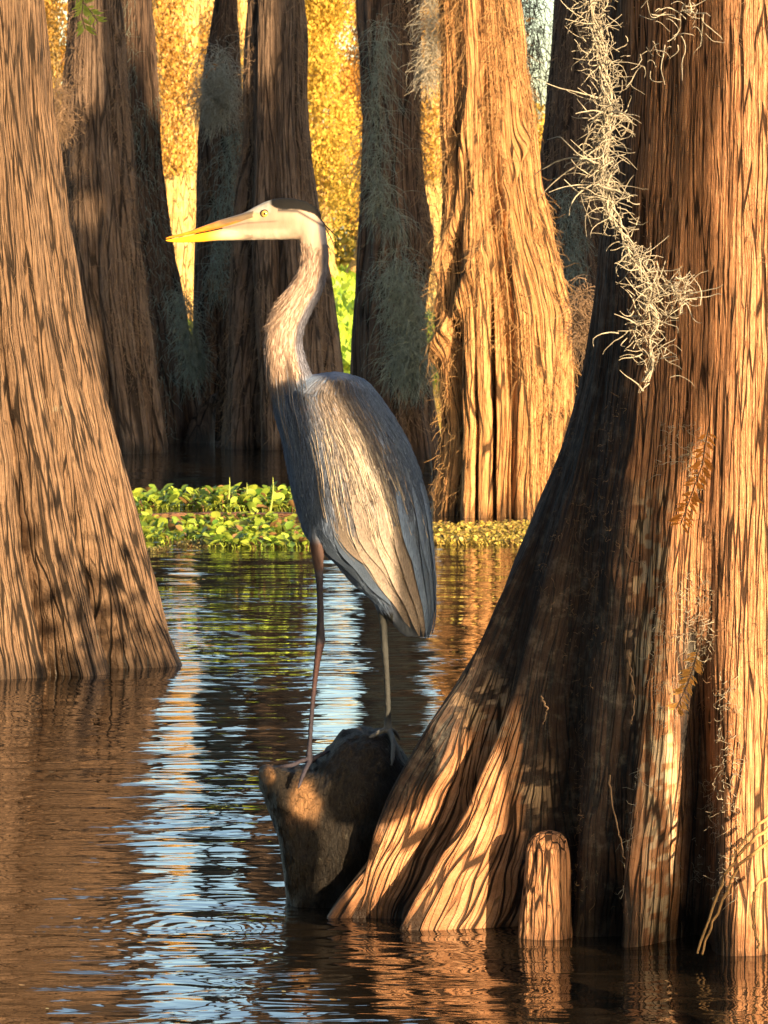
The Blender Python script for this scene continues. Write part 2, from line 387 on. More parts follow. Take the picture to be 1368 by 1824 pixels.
# ------------------------------------------------------------------ setting: water, bank
def water_mat():
    m, n, l, b = newmat('swamp_water')
    geo = N(n, 'ShaderNodeNewGeometry')
    def mp(sx, sy, rot=0):
        v = N(n, 'ShaderNodeMapping'); v.inputs['Scale'].default_value = (sx, sy, 1); v.inputs['Rotation'].default_value = (0, 0, rot)
        l.new(geo.outputs['Position'], v.inputs[0]); return v.outputs[0]
    def nz(sx, sy, det, amp, rot=0, dist=0.):
        t = N(n, 'ShaderNodeTexNoise', Scale=1.0, Detail=det, Roughness=.45, Distortion=dist); l.new(mp(sx, sy, rot), t.inputs['Vector'])
        a = N(n, 'ShaderNodeMath', operation='MULTIPLY'); a.inputs[1].default_value = amp; l.new(t.outputs[0], a.inputs[0]); return a.outputs[0]
    a1 = nz(2.0, 6.5, 2.0, .0105, R(9), .6)
    a2 = nz(5.0, 15.0, 2.0, .0044, R(-7), 1.0)
    a3 = nz(.9, 2.4, 1.0, .0125, R(24), .5)
    # patchiness of fine ripples
    pn = N(n, 'ShaderNodeTexNoise', Scale=.55, Detail=2.0); l.new(geo.outputs['Position'], pn.inputs['Vector'])
    pr = N(n, 'ShaderNodeMapRange'); pr.inputs['From Min'].default_value = .38; pr.inputs['From Max'].default_value = .62; pr.inputs['To Min'].default_value = .45; pr.inputs['To Max'].default_value = 1.3
    l.new(pn.outputs[0], pr.inputs[0])
    # rings spreading from a disturbance
    c = P(372, 1655, 8610 / (1655 - HY))
    sub = N(n, 'ShaderNodeVectorMath', operation='SUBTRACT'); sub.inputs[1].default_value = (float(c[0]), float(c[1]), 0); l.new(geo.outputs['Position'], sub.inputs[0])
    ln = N(n, 'ShaderNodeVectorMath', operation='LENGTH'); l.new(sub.outputs[0], ln.inputs[0])
    wn = N(n, 'ShaderNodeMath', operation='MULTIPLY_ADD'); wn.inputs[1].default_value = .22
    l.new(pn.outputs[0], wn.inputs[0]); l.new(ln.outputs['Value'], wn.inputs[2])
    k = N(n, 'ShaderNodeMath', operation='MULTIPLY'); k.inputs[1].default_value = 2 * math.pi / .045; l.new(wn.outputs[0], k.inputs[0])
    sn = N(n, 'ShaderNodeMath', operation='SINE'); l.new(k.outputs[0], sn.inputs[0])
    fall = N(n, 'ShaderNodeMapRange'); fall.inputs['From Min'].default_value = .02; fall.inputs['From Max'].default_value = .6
    fall.inputs['To Min'].default_value = .00024; fall.inputs['To Max'].default_value = 0; l.new(ln.outputs['Value'], fall.inputs[0])
    rg = N(n, 'ShaderNodeMath', operation='MULTIPLY'); l.new(sn.outputs[0], rg.inputs[0]); l.new(fall.outputs[0], rg.inputs[1])
    s1 = N(n, 'ShaderNodeMath', operation='ADD'); l.new(a1, s1.inputs[0]); l.new(a2, s1.inputs[1])
    s1m = N(n, 'ShaderNodeMath', operation='MULTIPLY'); l.new(s1.outputs[0], s1m.inputs[0]); l.new(pr.outputs[0], s1m.inputs[1])
    s2 = N(n, 'ShaderNodeMath', operation='ADD'); l.new(s1m.outputs[0], s2.inputs[0]); l.new(a3, s2.inputs[1])
    s3 = N(n, 'ShaderNodeMath', operation='ADD'); l.new(s2.outputs[0], s3.inputs[0]); l.new(rg.outputs[0], s3.inputs[1])
    bp = N(n, 'ShaderNodeBump'); bp.inputs['Distance'].default_value = 1.0; bp.inputs['Strength'].default_value = 1.0
    l.new(s3.outputs[0], bp.inputs['Height']); l.new(bp.outputs[0], b.inputs['Normal'])
    b.inputs['Base Color'].default_value = (.014, .010, .006, 1)
    b.inputs['Roughness'].default_value = .02; b.inputs['IOR'].default_value = 1.55; b.inputs['Specular IOR Level'].default_value = 1.0
    return m
v = np.array([[-400, -60, 0], [400, -60, 0], [400, 1500, 0], [-400, 1500, 0]], float)
o = obj('water', mesh_np('water', v, [[0, 1, 2, 3]], smooth=False), water_mat()); tag(o, None, None, kind='structure')
g = plain_mat('marsh_ground', (.10, .13, .02), .9, .5, .8, col2=(.07, .06, .02))
v = np.array([[-160, 42, .03], [160, 42, .03], [160, 1500, .6], [-160, 1500, .6]], float)
o = obj('ground', mesh_np('ground', v, [[0, 1, 2, 3]], smooth=False), g); tag(o, None, None, kind='structure')
n = 60000
r = np.random.default_rng(5)
yy = 36 + 95 * r.random(n) ** 1.6; xx = (r.random(n) - .5) * yy * .30
keep = np.abs((yy - 43)) > 2.2
cn = np.stack([xx, yy, .04 + r.random(n) * .12], 1)[keep]; szs = (.0028 * yy[keep] + .03)[:, None]
cols = np.array([.34, .52, .045]) * r.uniform(.6, 1.25, (len(cn), 1)) + np.array([.12, .05, 0]) * r.random((len(cn), 1))
d = leaf_mesh('marsh_plants', cn, szs, cols, r, droop=-1.2)
o = obj('marsh_plants', d, M_hyac)
tag(o, 'bright yellow-green marsh plants covering the far bank', 'marsh plants', kind='stuff')

# ------------------------------------------------------------------ THE RIGHT FOREGROUND TREE
right = empty('cypress_tree', (0.75, 7.3, 0), 'huge reddish cypress with flared buttress roots, cut by the right edge', 'tree', 'bald cypress trees standing in the water')
keys = [20, 70, 120, 160, 180, 190, 195, 201, 211, 223, 231, 237, 247, 260, 274, 290, 320]
tab = [
 (-.3, [.5, .5, .55, .60, .72, .90, .66, .78, .44, .53, .47, .58, .36, .60, .50, .60, .55]),
 (0,   [.5, .5, .55, .58, .68, .855, .62, .74, .41, .50, .44, .54, .33, .56, .46, .56, .52]),
 (.15, [.47, .47, .50, .54, .63, .775, .56, .655, .40, .485, .43, .50, .335, .51, .44, .50, .48]),
 (.33, [.44, .44, .46, .50, .58, .69, .52, .58, .41, .465, .425, .465, .34, .46, .42, .45, .44]),
 (.45, [.42, .42, .44, .48, .55, .615, .51, .525, .42, .45, .42, .44, .35, .435, .41, .42, .42]),
 (.56, [.40, .40, .42, .45, .52, .56, .50, .495, .42, .43, .41, .42, .37, .415, .40, .40, .40]),
 (.72, [.38, .38, .40, .42, .465, .48, .46, .45, .41, .41, .39, .395, .36, .39, .385, .38, .38]),
 (.90, [.35, .35, .37, .38, .40, .41, .40, .40, .385, .38, .375, .375, .35, .375, .37, .36, .36]),
 (1.1, [.33, .33, .34, .34, .345, .35, .35, .35, .35, .355, .35, .355, .34, .36, .355, .34, .34]),
 (1.4, [.31, .31, .31, .315, .32, .32, .32, .32, .325, .33, .33, .335, .325, .34, .335, .33, .32]),
 (1.9, [.30, .30, .30, .30, .30, .30, .30, .305, .31, .315, .315, .32, .315, .325, .32, .32, .31]),
 (6.0, [.22] * 17)]
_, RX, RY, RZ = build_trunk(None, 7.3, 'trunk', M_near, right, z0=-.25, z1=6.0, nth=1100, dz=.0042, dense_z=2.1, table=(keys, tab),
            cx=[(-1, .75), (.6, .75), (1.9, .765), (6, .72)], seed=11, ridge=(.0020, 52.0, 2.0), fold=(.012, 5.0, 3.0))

me_ = right.children[0].data; xw, yw, zw = RX.ravel(), RY.ravel(), RZ.ravel()
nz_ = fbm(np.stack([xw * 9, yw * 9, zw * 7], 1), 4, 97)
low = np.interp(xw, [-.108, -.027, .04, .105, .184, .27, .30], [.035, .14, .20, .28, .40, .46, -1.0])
lichen_shade_mask = smooth01((.495 + .06 * nz_ - xw) / .06 + .5) * (.8 + .2 * smooth01((1.15 + .3 * nz_ - zw) / .35 + .5)) * (1 - smooth01((low + .07 * nz_ - zw) / .06 + .5))  # dark flank: lichen plus the flank's shade painted into the bark colour
lichen_shade_mask = np.maximum(lichen_shade_mask, .9 * np.exp(-((xw - (.605 + .01 * np.sin(zw * 9))) / .034) ** 4) * smooth01((.62 + .2 * nz_ - zw) / .15 + .5))  # shade of the groove painted as a dark band
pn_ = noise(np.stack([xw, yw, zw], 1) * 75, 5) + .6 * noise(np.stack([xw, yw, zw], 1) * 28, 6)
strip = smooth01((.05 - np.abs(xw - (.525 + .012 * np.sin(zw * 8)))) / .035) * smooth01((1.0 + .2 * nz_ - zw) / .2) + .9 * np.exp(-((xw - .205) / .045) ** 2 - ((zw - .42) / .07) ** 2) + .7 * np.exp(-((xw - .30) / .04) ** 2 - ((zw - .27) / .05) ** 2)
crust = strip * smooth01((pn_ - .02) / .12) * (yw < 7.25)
lichen_shade_mask = lichen_shade_mask * (1 - .8 * crust); attr(me_, 'patch', np.concatenate([crust * .9, [0]]), 'FLOAT')
attr(me_, 'lichen_shade', np.concatenate([lichen_shade_mask * .92, [0]]), 'FLOAT')
# perch root the heron stands on (child of the tree)
def ell(cx, cy, cz, a, b, k=36, e=1.0, ax='x'):
    t = np.linspace(0, 2 * math.pi, k, endpoint=False)
    c = np.sign(np.cos(t)) * np.abs(np.cos(t)) ** e; s = np.sign(np.sin(t)) * np.abs(np.sin(t)) ** e
    if ax == 'x': return np.stack([np.full(k, cx), cy + b * c, cz + a * s], 1)     # ring in the y-z plane
    return np.stack([cx + a * c, cy + b * s, np.full(k, cz)], 1)                    # ring in the x-y plane
st = [(462, 1368, 1388, .012), (468, 1364, 1412, .035), (478, 1363, 1440, .055), (490, 1365, 1468, .072), (503, 1367, 1510, .09),
      (513, 1368, 1640, .10), (530, 1366, 1720, .115), (550, 1364, 1740, .125), (566, 1356, 1740, .13), (585, 1336, 1740, .135), (603, 1317, 1740, .14), (625, 1305, 1740, .145),
      (650, 1300, 1740, .15), (675, 1303, 1740, .15), (695, 1313, 1740, .15), (712, 1335, 1740, .15), (728, 1356, 1740, .15), (745, 1364, 1740, .15), (790, 1355, 1740, .15), (850, 1340, 1740, .15)]
YR = 7.38
sx = np.array([a[0] for a in st], float); xs = np.linspace(462, 850, 150)
top = np.interp(xs, sx, [a[1] for a in st]); bot = np.interp(xs, sx, [a[2] for a in st]); dd = np.interp(xs, sx, [a[3] for a in st])
sm = lambda a: np.convolve(np.pad(a, 3, 'edge'), np.ones(7) / 7, 'valid')
top, bot, dd = sm(top), sm(bot), sm(dd)
rings = []
for x, t_, b_, d_ in zip(xs, top, bot, dd):
    z1_ = H - (t_ - HY) / F * YR; z0_ = H - (b_ - HY) / F * YR
    rings.append(ell((x - 684) / F * YR, YR, (z0_ + z1_) / 2, (z1_ - z0_) / 2, d_, k=200, e=.75))
v, q, t = loft(rings)
ctr = np.repeat(np.array([rr.mean(0) for rr in rings]), 200, axis=0); ctr = np.concatenate([ctr, v[-2:]])
nn = v - ctr; ln_ = np.linalg.norm(nn, axis=1, keepdims=True) + 1e-6; nn /= ln_
v = v + nn * (.014 * fbm(v * 9, 4, 31) + .010 * fbm(v * 34, 4, 32) + .003 * np.abs(noise(v * np.array([150, 150, 40]), 33)))[:, None]
me = mesh_np('perch_root', v, q, t); attr(me, 'grain', v[:, [0, 1, 2]])
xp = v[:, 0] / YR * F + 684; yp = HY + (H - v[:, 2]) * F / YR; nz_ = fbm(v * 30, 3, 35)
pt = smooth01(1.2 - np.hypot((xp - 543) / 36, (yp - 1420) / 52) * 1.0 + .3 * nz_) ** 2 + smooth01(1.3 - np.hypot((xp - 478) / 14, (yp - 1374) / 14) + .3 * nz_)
attr(me, 'patch', np.clip(pt * 1.6, 0, 1), 'FLOAT')  # sunlit spots painted into the root colour
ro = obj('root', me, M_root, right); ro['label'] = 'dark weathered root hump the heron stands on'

# cypress knee
kn = empty('cypress_knee', P(985, 1655, 6.97) * [1, 1, 0], 'short rounded sunlit cypress knee rising from the water before the big right trunk', 'cypress knee')
rings = []
kx = [(1675, 930, 1012), (1650, 932, 1010), (1600, 937, 1011), (1550, 943, 1012), (1515, 944, 1011), (1495, 949, 1006), (1484, 957, 998), (1480, 969, 986)]
pys = np.linspace(1700, 1480, 90)
L_ = np.interp(pys, [a[0] for a in kx][::-1], [a[1] for a in kx][::-1]); R_ = np.interp(pys, [a[0] for a in kx][::-1], [a[2] for a in kx][::-1])
for y_, a_, b_ in zip(pys, L_, R_):
    c_ = P((a_ + b_) / 2, y_, 6.96); rings.append(ell(c_[0], 6.96, c_[2], (b_ - a_) / 2 / F * 6.96 * (1.12 + .12 * (y_ - 1480) / 180), (b_ - a_) / 2 / F * 6.96 * 1.0, k=140, ax='z'))
v, q, t = loft(rings)
ctr = np.concatenate([np.repeat(np.array([rr.mean(0) for rr in rings]), 140, axis=0), v[-2:]])
nn = v - ctr; nn /= np.linalg.norm(nn, axis=1, keepdims=True) + 1e-6
v = v + nn * (.004 * fbm(v * np.array([25, 25, 6]), 3, 41) + .0025 * noise(v * np.array([110, 110, 14]), 42))[:, None]
me = mesh_np('knee', v, q, t); attr(me, 'grain', v)
obj('bark', me, M_near, kn)

# ------------------------------------------------------------------ LEFT TREE and the background trees
TREES = []
def tree(tab, Y, label, mat, extra=(), z1=8.0, nth=260, dz=.02, flutes=(6, .25, .7), seed=0, ridge=(.012, 16, 1.2), cr=True, depth=.85, fold=(.03, 2.5, .7), dense_z=None, group='bald cypress trees standing in the water'):
    rows = px_rows(tab, Y, extra)
    e = empty('cypress_tree', (rows[0][1], Y, 0), label, 'tree', group)
    o, X, Yy, Z = build_trunk(rows, Y, 'trunk', mat, e, z1=z1, nth=nth, dz=dz, flutes=flutes, seed=seed, ridge=ridge, depth=depth, fold=fold, dense_z=dense_z)
    if cr:
        rr = np.random.default_rng(seed + 100)
        tip = np.array([rows[-1][1], Y, z1])
        nl = 7; a = rr.uniform(0, 6.28, nl); ends = tip + np.stack([np.cos(a) * 1.1, np.sin(a) * 1.1, rr.uniform(.1, 1.2, nl)], 1)
        tt = np.linspace(0, 1, 5)[None, :, None]
        start = tip - np.array([0, 0, .6]); path = start * (1 - tt) + ends[:, None] * tt
        vv, qq = tubes(path, np.tile(np.linspace(.05, .012, 5), (nl, 1)), 5)
        cc = ends[rr.integers(0, nl, 900)] + rr.normal(size=(900, 3)) * .33
        obj('crown', leaf_mesh('crown', cc, .16, np.array([.22, .16, .04]) * rr.uniform(.6, 1.3, (900, 1)), rr, limbs=(vv, qq)), [M_leafg, mat], e)
    TREES.append((e, X, Yy, Z)); return e, X, Yy, Z
def zat(py, Y): return H - (py - HY) / F * Y
lt = tree([(0, -235, 75), (200, -240, 90), (330, -250, 111), (450, -265, 131), (570, -280, 152), (700, -300, 186), (800, -310, 215), (900, -330, 241), (980, -340, 264), (1060, -350, 291), (1130, -365, 319), (1205, -380, 350), (1300, -395, 375)], 11.6,
     'broad brown cypress trunk cut by the left edge, its flared base standing in the water', M_left, extra=[(8, -1.2, .17)], nth=700, dz=.009, flutes=(9, .20, .55), seed=21, ridge=(.0035, 34, 1.8), depth=.9, fold=(.016, 4, 1.2), dense_z=2.4)
t2b = tree([(0, 190, 271), (300, 180, 287), (420, 180, 302), (560, 170, 331), (680, 160, 357), (800, 150, 375)], 24.2,
     'dark trunk with grey-green moss edge, close behind second trunk from the left', M_dark, extra=[(3.3, -1.68, .15), (3.8, -1.75, .08)], z1=5.2, cr=False, seed=22, flutes=(5, .25, .8))
t2a = tree([(0, 118, 218), (150, 112, 226), (300, 106, 238), (520, 118, 262), (650, 140, 280), (740, 150, 296), (790, 155, 305)], 22.9,
     'ridged brown cypress trunk second from the left, with a pale swollen foot', M_brown, extra=[(4.5, -1.85, .15), (8, -1.9, .1)], seed=23, flutes=(7, .42, 1.1), fold=(.07, 2.8, .5))
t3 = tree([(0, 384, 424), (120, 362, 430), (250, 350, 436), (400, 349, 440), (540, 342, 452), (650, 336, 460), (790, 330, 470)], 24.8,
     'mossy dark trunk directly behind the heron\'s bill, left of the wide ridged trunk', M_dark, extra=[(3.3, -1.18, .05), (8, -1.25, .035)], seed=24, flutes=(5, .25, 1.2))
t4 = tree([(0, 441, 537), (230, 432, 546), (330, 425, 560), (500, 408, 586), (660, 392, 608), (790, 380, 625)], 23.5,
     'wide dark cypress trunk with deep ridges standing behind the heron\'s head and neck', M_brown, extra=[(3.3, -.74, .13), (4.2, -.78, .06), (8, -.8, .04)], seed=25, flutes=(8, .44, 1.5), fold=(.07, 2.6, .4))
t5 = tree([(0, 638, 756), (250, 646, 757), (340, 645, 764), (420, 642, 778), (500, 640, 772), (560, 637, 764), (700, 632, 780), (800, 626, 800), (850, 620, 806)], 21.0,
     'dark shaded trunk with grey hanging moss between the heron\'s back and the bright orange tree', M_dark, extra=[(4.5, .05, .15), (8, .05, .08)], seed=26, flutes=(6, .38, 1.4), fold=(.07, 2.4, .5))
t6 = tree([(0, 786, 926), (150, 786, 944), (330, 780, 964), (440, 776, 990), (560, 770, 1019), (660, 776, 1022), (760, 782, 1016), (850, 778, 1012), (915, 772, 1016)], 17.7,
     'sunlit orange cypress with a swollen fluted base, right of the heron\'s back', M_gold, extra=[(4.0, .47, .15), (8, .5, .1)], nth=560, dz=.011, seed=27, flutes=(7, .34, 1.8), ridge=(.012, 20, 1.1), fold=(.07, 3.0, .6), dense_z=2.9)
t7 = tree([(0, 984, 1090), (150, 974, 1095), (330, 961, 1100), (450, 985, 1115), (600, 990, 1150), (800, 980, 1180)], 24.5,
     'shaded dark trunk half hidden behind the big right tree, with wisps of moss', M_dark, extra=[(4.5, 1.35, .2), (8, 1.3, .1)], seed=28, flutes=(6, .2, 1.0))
f1 = tree([(0, 268, 352), (250, 268, 350), (480, 262, 352), (590, 250, 362)], 50.0,
     'pale sunlit trunk with cracked bark seen in the gap above the heron\'s bill', M_far, extra=[(5.2, -3.0, .20), (9, -3.0, .12)], z1=5.6, cr=False, seed=29, nth=160, dz=.05, ridge=(.02, 9, 1.5), dense_z=5.2, group='sunlit trunks beyond the dark trees')
f1b = tree([(0, 338, 396), (300, 336, 400), (570, 328, 410)], 56.0,
     'golden-brown far trunk just left of the mossy dark trunk', M_far, extra=[(5.2, -2.8, .22), (9, -2.9, .12)], z1=5.6, cr=False, seed=30, nth=140, dz=.06, ridge=(.02, 9, 1.5), dense_z=5.2, group='sunlit trunks beyond the dark trees')
f1c = tree([(0, 420, 446), (250, 426, 440), (570, 420, 450)], 60.0,
     'slim pale far trunk showing as a sliver beside the wide ridged trunk', M_far, extra=[(9, -2.3, .08)], z1=5.6, cr=False, seed=31, nth=80, dz=.08, ridge=(.02, 9, 1.5), dense_z=5.2, group='sunlit trunks beyond the dark trees')
f0 = tree([(0, 60, 104), (300, 56, 112), (560, 50, 120)], 52.0,
     'golden far trunk in the narrow gap beside the broad left trunk', M_far, extra=[(9, -4.9, .12)], z1=5.6, cr=False, seed=32, nth=100, dz=.06, ridge=(.02, 9, 1.5), dense_z=5.2, group='sunlit trunks beyond the dark trees')
f3 = tree([(0, 735, 800), (300, 735, 802), (560, 728, 810)], 55.0,
     'golden far trunk in the slit left of the bright orange tree', M_far, extra=[(9, .7, .15)], z1=5.6, cr=False, seed=33, nth=120, dz=.06, ridge=(.02, 9, 1.5), dense_z=5.2, group='sunlit trunks beyond the dark trees')

# far golden tree line
def far_tree(x, y, h, spread, nl, tone, label, seed, lsz=.26):
    r = np.random.default_rng(seed)
    e = empty('cypress_tree', (x, y, .1), label, 'tree', 'golden cypress trees across the marsh')
    zz = np.linspace(0, h, 14); base = .42 * np.exp(-zz / .5) + .26 * (1 - zz / (h * 1.05))
    path = np.stack([x + .1 * np.sin(zz), np.full(14, y), zz + .05], 1)[None]
    vv, qq = tubes(path, base[None], 9)
    mm = mesh_np('trunk', vv, qq); attr(mm, 'grain', vv); obj('trunk', mm, M_far, e)
    k = 26; za = r.uniform(.22, .98, k) * h; a = r.uniform(0, 6.28, k); ln = spread * (1.15 - za / h) * r.uniform(.5, 1.1, k)
    ends = np.stack([x + np.cos(a) * ln, y + np.sin(a) * ln, za + r.uniform(-.2, .7, k)], 1)
    st_ = np.stack([np.full(k, x), np.full(k, y), za], 1); tt = np.linspace(0, 1, 4)[None, :, None]
    vv, qq = tubes(st_[:, None] * (1 - tt) + ends[:, None] * tt, np.tile(np.linspace(.06, .015, 4), (k, 1)), 4)
    i = r.integers(0, k, nl); f = r.uniform(.25, 1.05, (nl, 1))
    c = st_[i] * (1 - f) + ends[i] * f + r.normal(size=(nl, 3)) * np.array([.28, .28, .25]); c[:, 2] -= np.abs(r.normal(size=nl)) * .75
    c[:, 2] = np.maximum(c[:, 2], .9)
    cols = np.array(tone) * r.uniform(.7, 1.2, (nl, 1)) * (0.8 + .4 * r.random((k, 1)))[i]
    obj('crown', leaf_mesh('crown', c, lsz, cols, r, droop=1.6, limbs=(vv, qq)), [M_leafg, M_far], e)
gold, rust, yel = (.62, .33, .06), (.54, .22, .05), (.62, .42, .07)
FT = [(-14.5, 118, 9.5, 'leftmost'), (-12.3, 108, 10.5, ''), (-10.2, 122, 10.2, ''), (-7.6, 104, 9.6, ''), (-6.0, 120, 10.5, ''), (-3.6, 110, 9.8, ''), (-1.75, 100, 9.6, ''), (-.7, 112, 10.6, ''),
      (1.2, 124, 10.2, ''), (3.0, 108, 9.8, ''), (7.2, 118, 10.0, ''), (9.5, 106, 10.5, ''), (12.5, 116, 9.8, '')]
FL = ['golden cypress of the far tree line furthest to the left', 'tall rusty far cypress behind the broad left trunk', 'golden far cypress left of the gap by the left trunk', 'yellow far cypress behind the second trunk from the left',
      'rusty far cypress seen through the gap above the bill', 'golden far cypress behind the mossy dark trunk', 'yellow-gold far cypress right of the heron\'s head, nearer one of the gap pair', 'orange-gold far cypress right of the heron\'s head, farther one of the gap pair',
      'golden far cypress behind the dark trunk with hanging moss', 'golden far cypress left of the bright orange tree', 'golden far cypress right of the patch of open sky', 'rusty far cypress hidden behind the big right tree', 'golden far cypress furthest to the right']
for i, (x, y, h, _) in enumerate(FT):
    near_gap = i in (5, 6, 7)
    far_tree(x, y, h, 2.3, 30000 if near_gap else 4200, [gold, rust, gold, yel, rust, gold, yel, gold, gold, gold, yel, rust, gold][i], FL[i], 200 + i, .10 if near_gap else .26)
r = np.random.default_rng(66); n = 16000
cn = np.stack([r.uniform(-17, 17, n), r.uniform(132, 140, n), 3.6 * r.random(n) ** 1.5], 1)
tag(obj('far_thicket', leaf_mesh('far_thicket', cn, .4, np.array([.42, .34, .06]) * r.uniform(.5, 1.2, (n, 1)), r, droop=.2), M_leafg), 'low golden thicket along the far edge of the marsh', 'thicket', kind='stuff')
for e_, x_, hw_ in ((f0, -4.9, .3), (f1, -2.95, .4), (f1b, -2.8, .35), (f3, .75, .3)):
    e_ = e_[0]; n = 7000; y_ = e_.location[1]; z_ = 2.3 + 4.0 * r.random(n)
    cn = np.stack([x_ + r.normal(size=n) * hw_, y_ - .35 - .5 * r.random(n), z_], 1); cn = cn[noise(cn * np.array([2.5, 1, 1.3]), 4) > -.25]
    obj('foliage', leaf_mesh('foliage', cn, .06, np.array([.60, .34, .07]) * r.uniform(.5, 1.2, (len(cn), 1)), r, droop=1.6), M_leafg, e_)
far_tree(5.2, 128, 6.2, 1.6, 1800, yel, 'low thin yellow cypress beneath the open patch of sky', 230)

# ------------------------------------------------------------------ trees outside the frame whose shade falls into it
def shade_rows(tab, Yl, Yr, t):
    """trunk whose shade has its left edge at px a on a surface at depth Yl, its right edge at px b at depth Yr"""
    e = np.array([math.cos(AZ), math.sin(AZ), 0]); hsun = np.array([S[0], S[1], 0]) / math.cos(EL)
    Yc = Yl + t * S[1]; out = []
    for row in tab:
        py, a, b = row[:3]; pa, pb = P(a, py, row[3] if len(row) > 3 else Yl), P(b, py, Yr)
        u = (pa @ e + pb @ e) / 2; hw = (pb @ e - pa @ e) / 2
        x = (u - Yc * e[1]) / e[0]
        z = (pa[2] + pb[2]) / 2 + t * S[2]
        out.append((z, x, hw))
    return sorted(out), Yc
def shade_tree(tab, Yl, Yr, t, label, z1, extra=(), seed=50, mat=None, nth=160):
    rows, Yc = shade_rows(tab, Yl, Yr, t); rows = sorted(rows + list(extra))
    if not z1: z1 = rows[-1][0] + .02
    e = empty('cypress_tree', (rows[0][1], Yc, 0), label, 'tree', 'cypress trees outside the picture to the right')
    build_trunk(rows, Yc, 'trunk', mat or M_left, e, z1=z1, nth=nth, dz=.02, flutes=(5, .0, .5), seed=seed, ridge=(.004, 16, 2), depth=1, fold=(.008, 5, 4), dense_z=min(z1 - .1, 3.2))
    return e
# A: slim trunk, shades the back of the heron and the left flank of the big tree
shade_tree([(-60, 660, 1245), (300, 635, 1235), (600, 625, 1225), (660, 622, 1218), (760, 658, 1208), (840, 690, 1190), (910, 716, 1155), (1000, 742, 1135), (1130, 768, 1118), (1180, 830, 1112), (1270, 925, 1106, 7.02), (1450, 945, 1100, 7.0), (1490, 1005, 1100, 6.9), (1660, 1008, 1100, 6.9)],
           7.24, 7.06, 3.2, 'slim brown cypress just outside the right edge, nearest the camera', 4.2, seed=51)

# shade for the dark group of trees
for k, (x, y, wd, lb) in enumerate([(4.85, 13.4, .34, 'thick cypress right of the picture, first of the shading row'), (5.55, 14.6, .36, 'thick cypress right of the picture, middle of the shading row'), (6.3, 13.8, .36, 'thick cypress right of the picture, last of the shading row'),
                                    (7.1, 14.4, .36, 'stout cypress right of the picture, beyond the shading row'), (8.4, 14.4, .45, 'broad cypress furthest right, outside the picture')]):
    e = empty('cypress_tree', (x, y, 0), lb, 'tree', 'cypress trees outside the picture to the right')
    build_trunk([(-.3, x, wd * 1.7), (.6, x, wd * 1.25), (1.6, x, wd), (8, x, wd * .8)], y, 'trunk', M_dark, e, z1=7, nth=120, dz=.05, flutes=(6, .2, .8), seed=60 + k)

# surrounding swamp trees beside and behind the viewpoint (they shut out part of the sky, as the real wood does)
def wood_tree(x, y, h, label, seed):
    r = np.random.default_rng(seed)
    e = empty('cypress_tree', (x, y, 0), label, 'tree', 'wood standing around and behind the viewpoint')
    build_trunk([(-.3, x, .75), (.6, x, .5), (2, x, .34), (h, x, .16)], y, 'trunk', M_dark, e, z1=h, nth=60, dz=.1, flutes=(6, .2, .8), seed=seed)
    k = 16; za = r.uniform(.2, .97, k) * h; a = r.uniform(0, 6.28, k); ln = r.uniform(1.4, 3.0, k)
    ends = np.stack([x + np.cos(a) * ln, y + np.sin(a) * ln, za + .5], 1); st_ = np.stack([np.full(k, x), np.full(k, y), za], 1); tt = np.linspace(0, 1, 4)[None, :, None]
    vv, qq = tubes(st_[:, None] * (1 - tt) + ends[:, None] * tt, np.tile(np.linspace(.07, .015, 4), (k, 1)), 4)
    nl = 3600; i = r.integers(0, k, nl); f = r.uniform(.2, 1.05, (nl, 1)); c = st_[i] * (1 - f) + ends[i] * f + r.normal(size=(nl, 3)) * .5
    obj('crown', leaf_mesh('crown', c, .8, np.array([.10, .08, .025]) * r.uniform(.6, 1.3, (nl, 1)), r, limbs=(vv, qq)), [M_leafg, M_dark], e)
WT = [(-6, -3, 'left of the viewpoint, nearest'), (-9, 3, 'left of the picture, level with the heron'), (-4, -9, 'behind the viewpoint, toward the left'), (0, -11, 'straight behind the viewpoint'), (-9, -9, 'far behind the viewpoint on the left'),
      (-8, 9, 'left of the picture, beyond the broad left trunk'), (15, 2, 'right of the viewpoint, beyond the open water'), (15.5, 8, 'right of the picture, level with the big right tree'), (-13, -2, 'farthest out on the left'),
      (2.6, -6.5, 'just behind the viewpoint, toward the right'), (-2.2, -6, 'just behind the viewpoint, toward the left'), (5, -13, 'well behind the viewpoint on the right'), (-5.2, 1.5, 'near left of the viewpoint')]
for i, (x, y, lb) in enumerate(WT):
    wood_tree(x, y, 11 + (i % 3), 'leafy swamp cypress ' + lb, 300 + i)

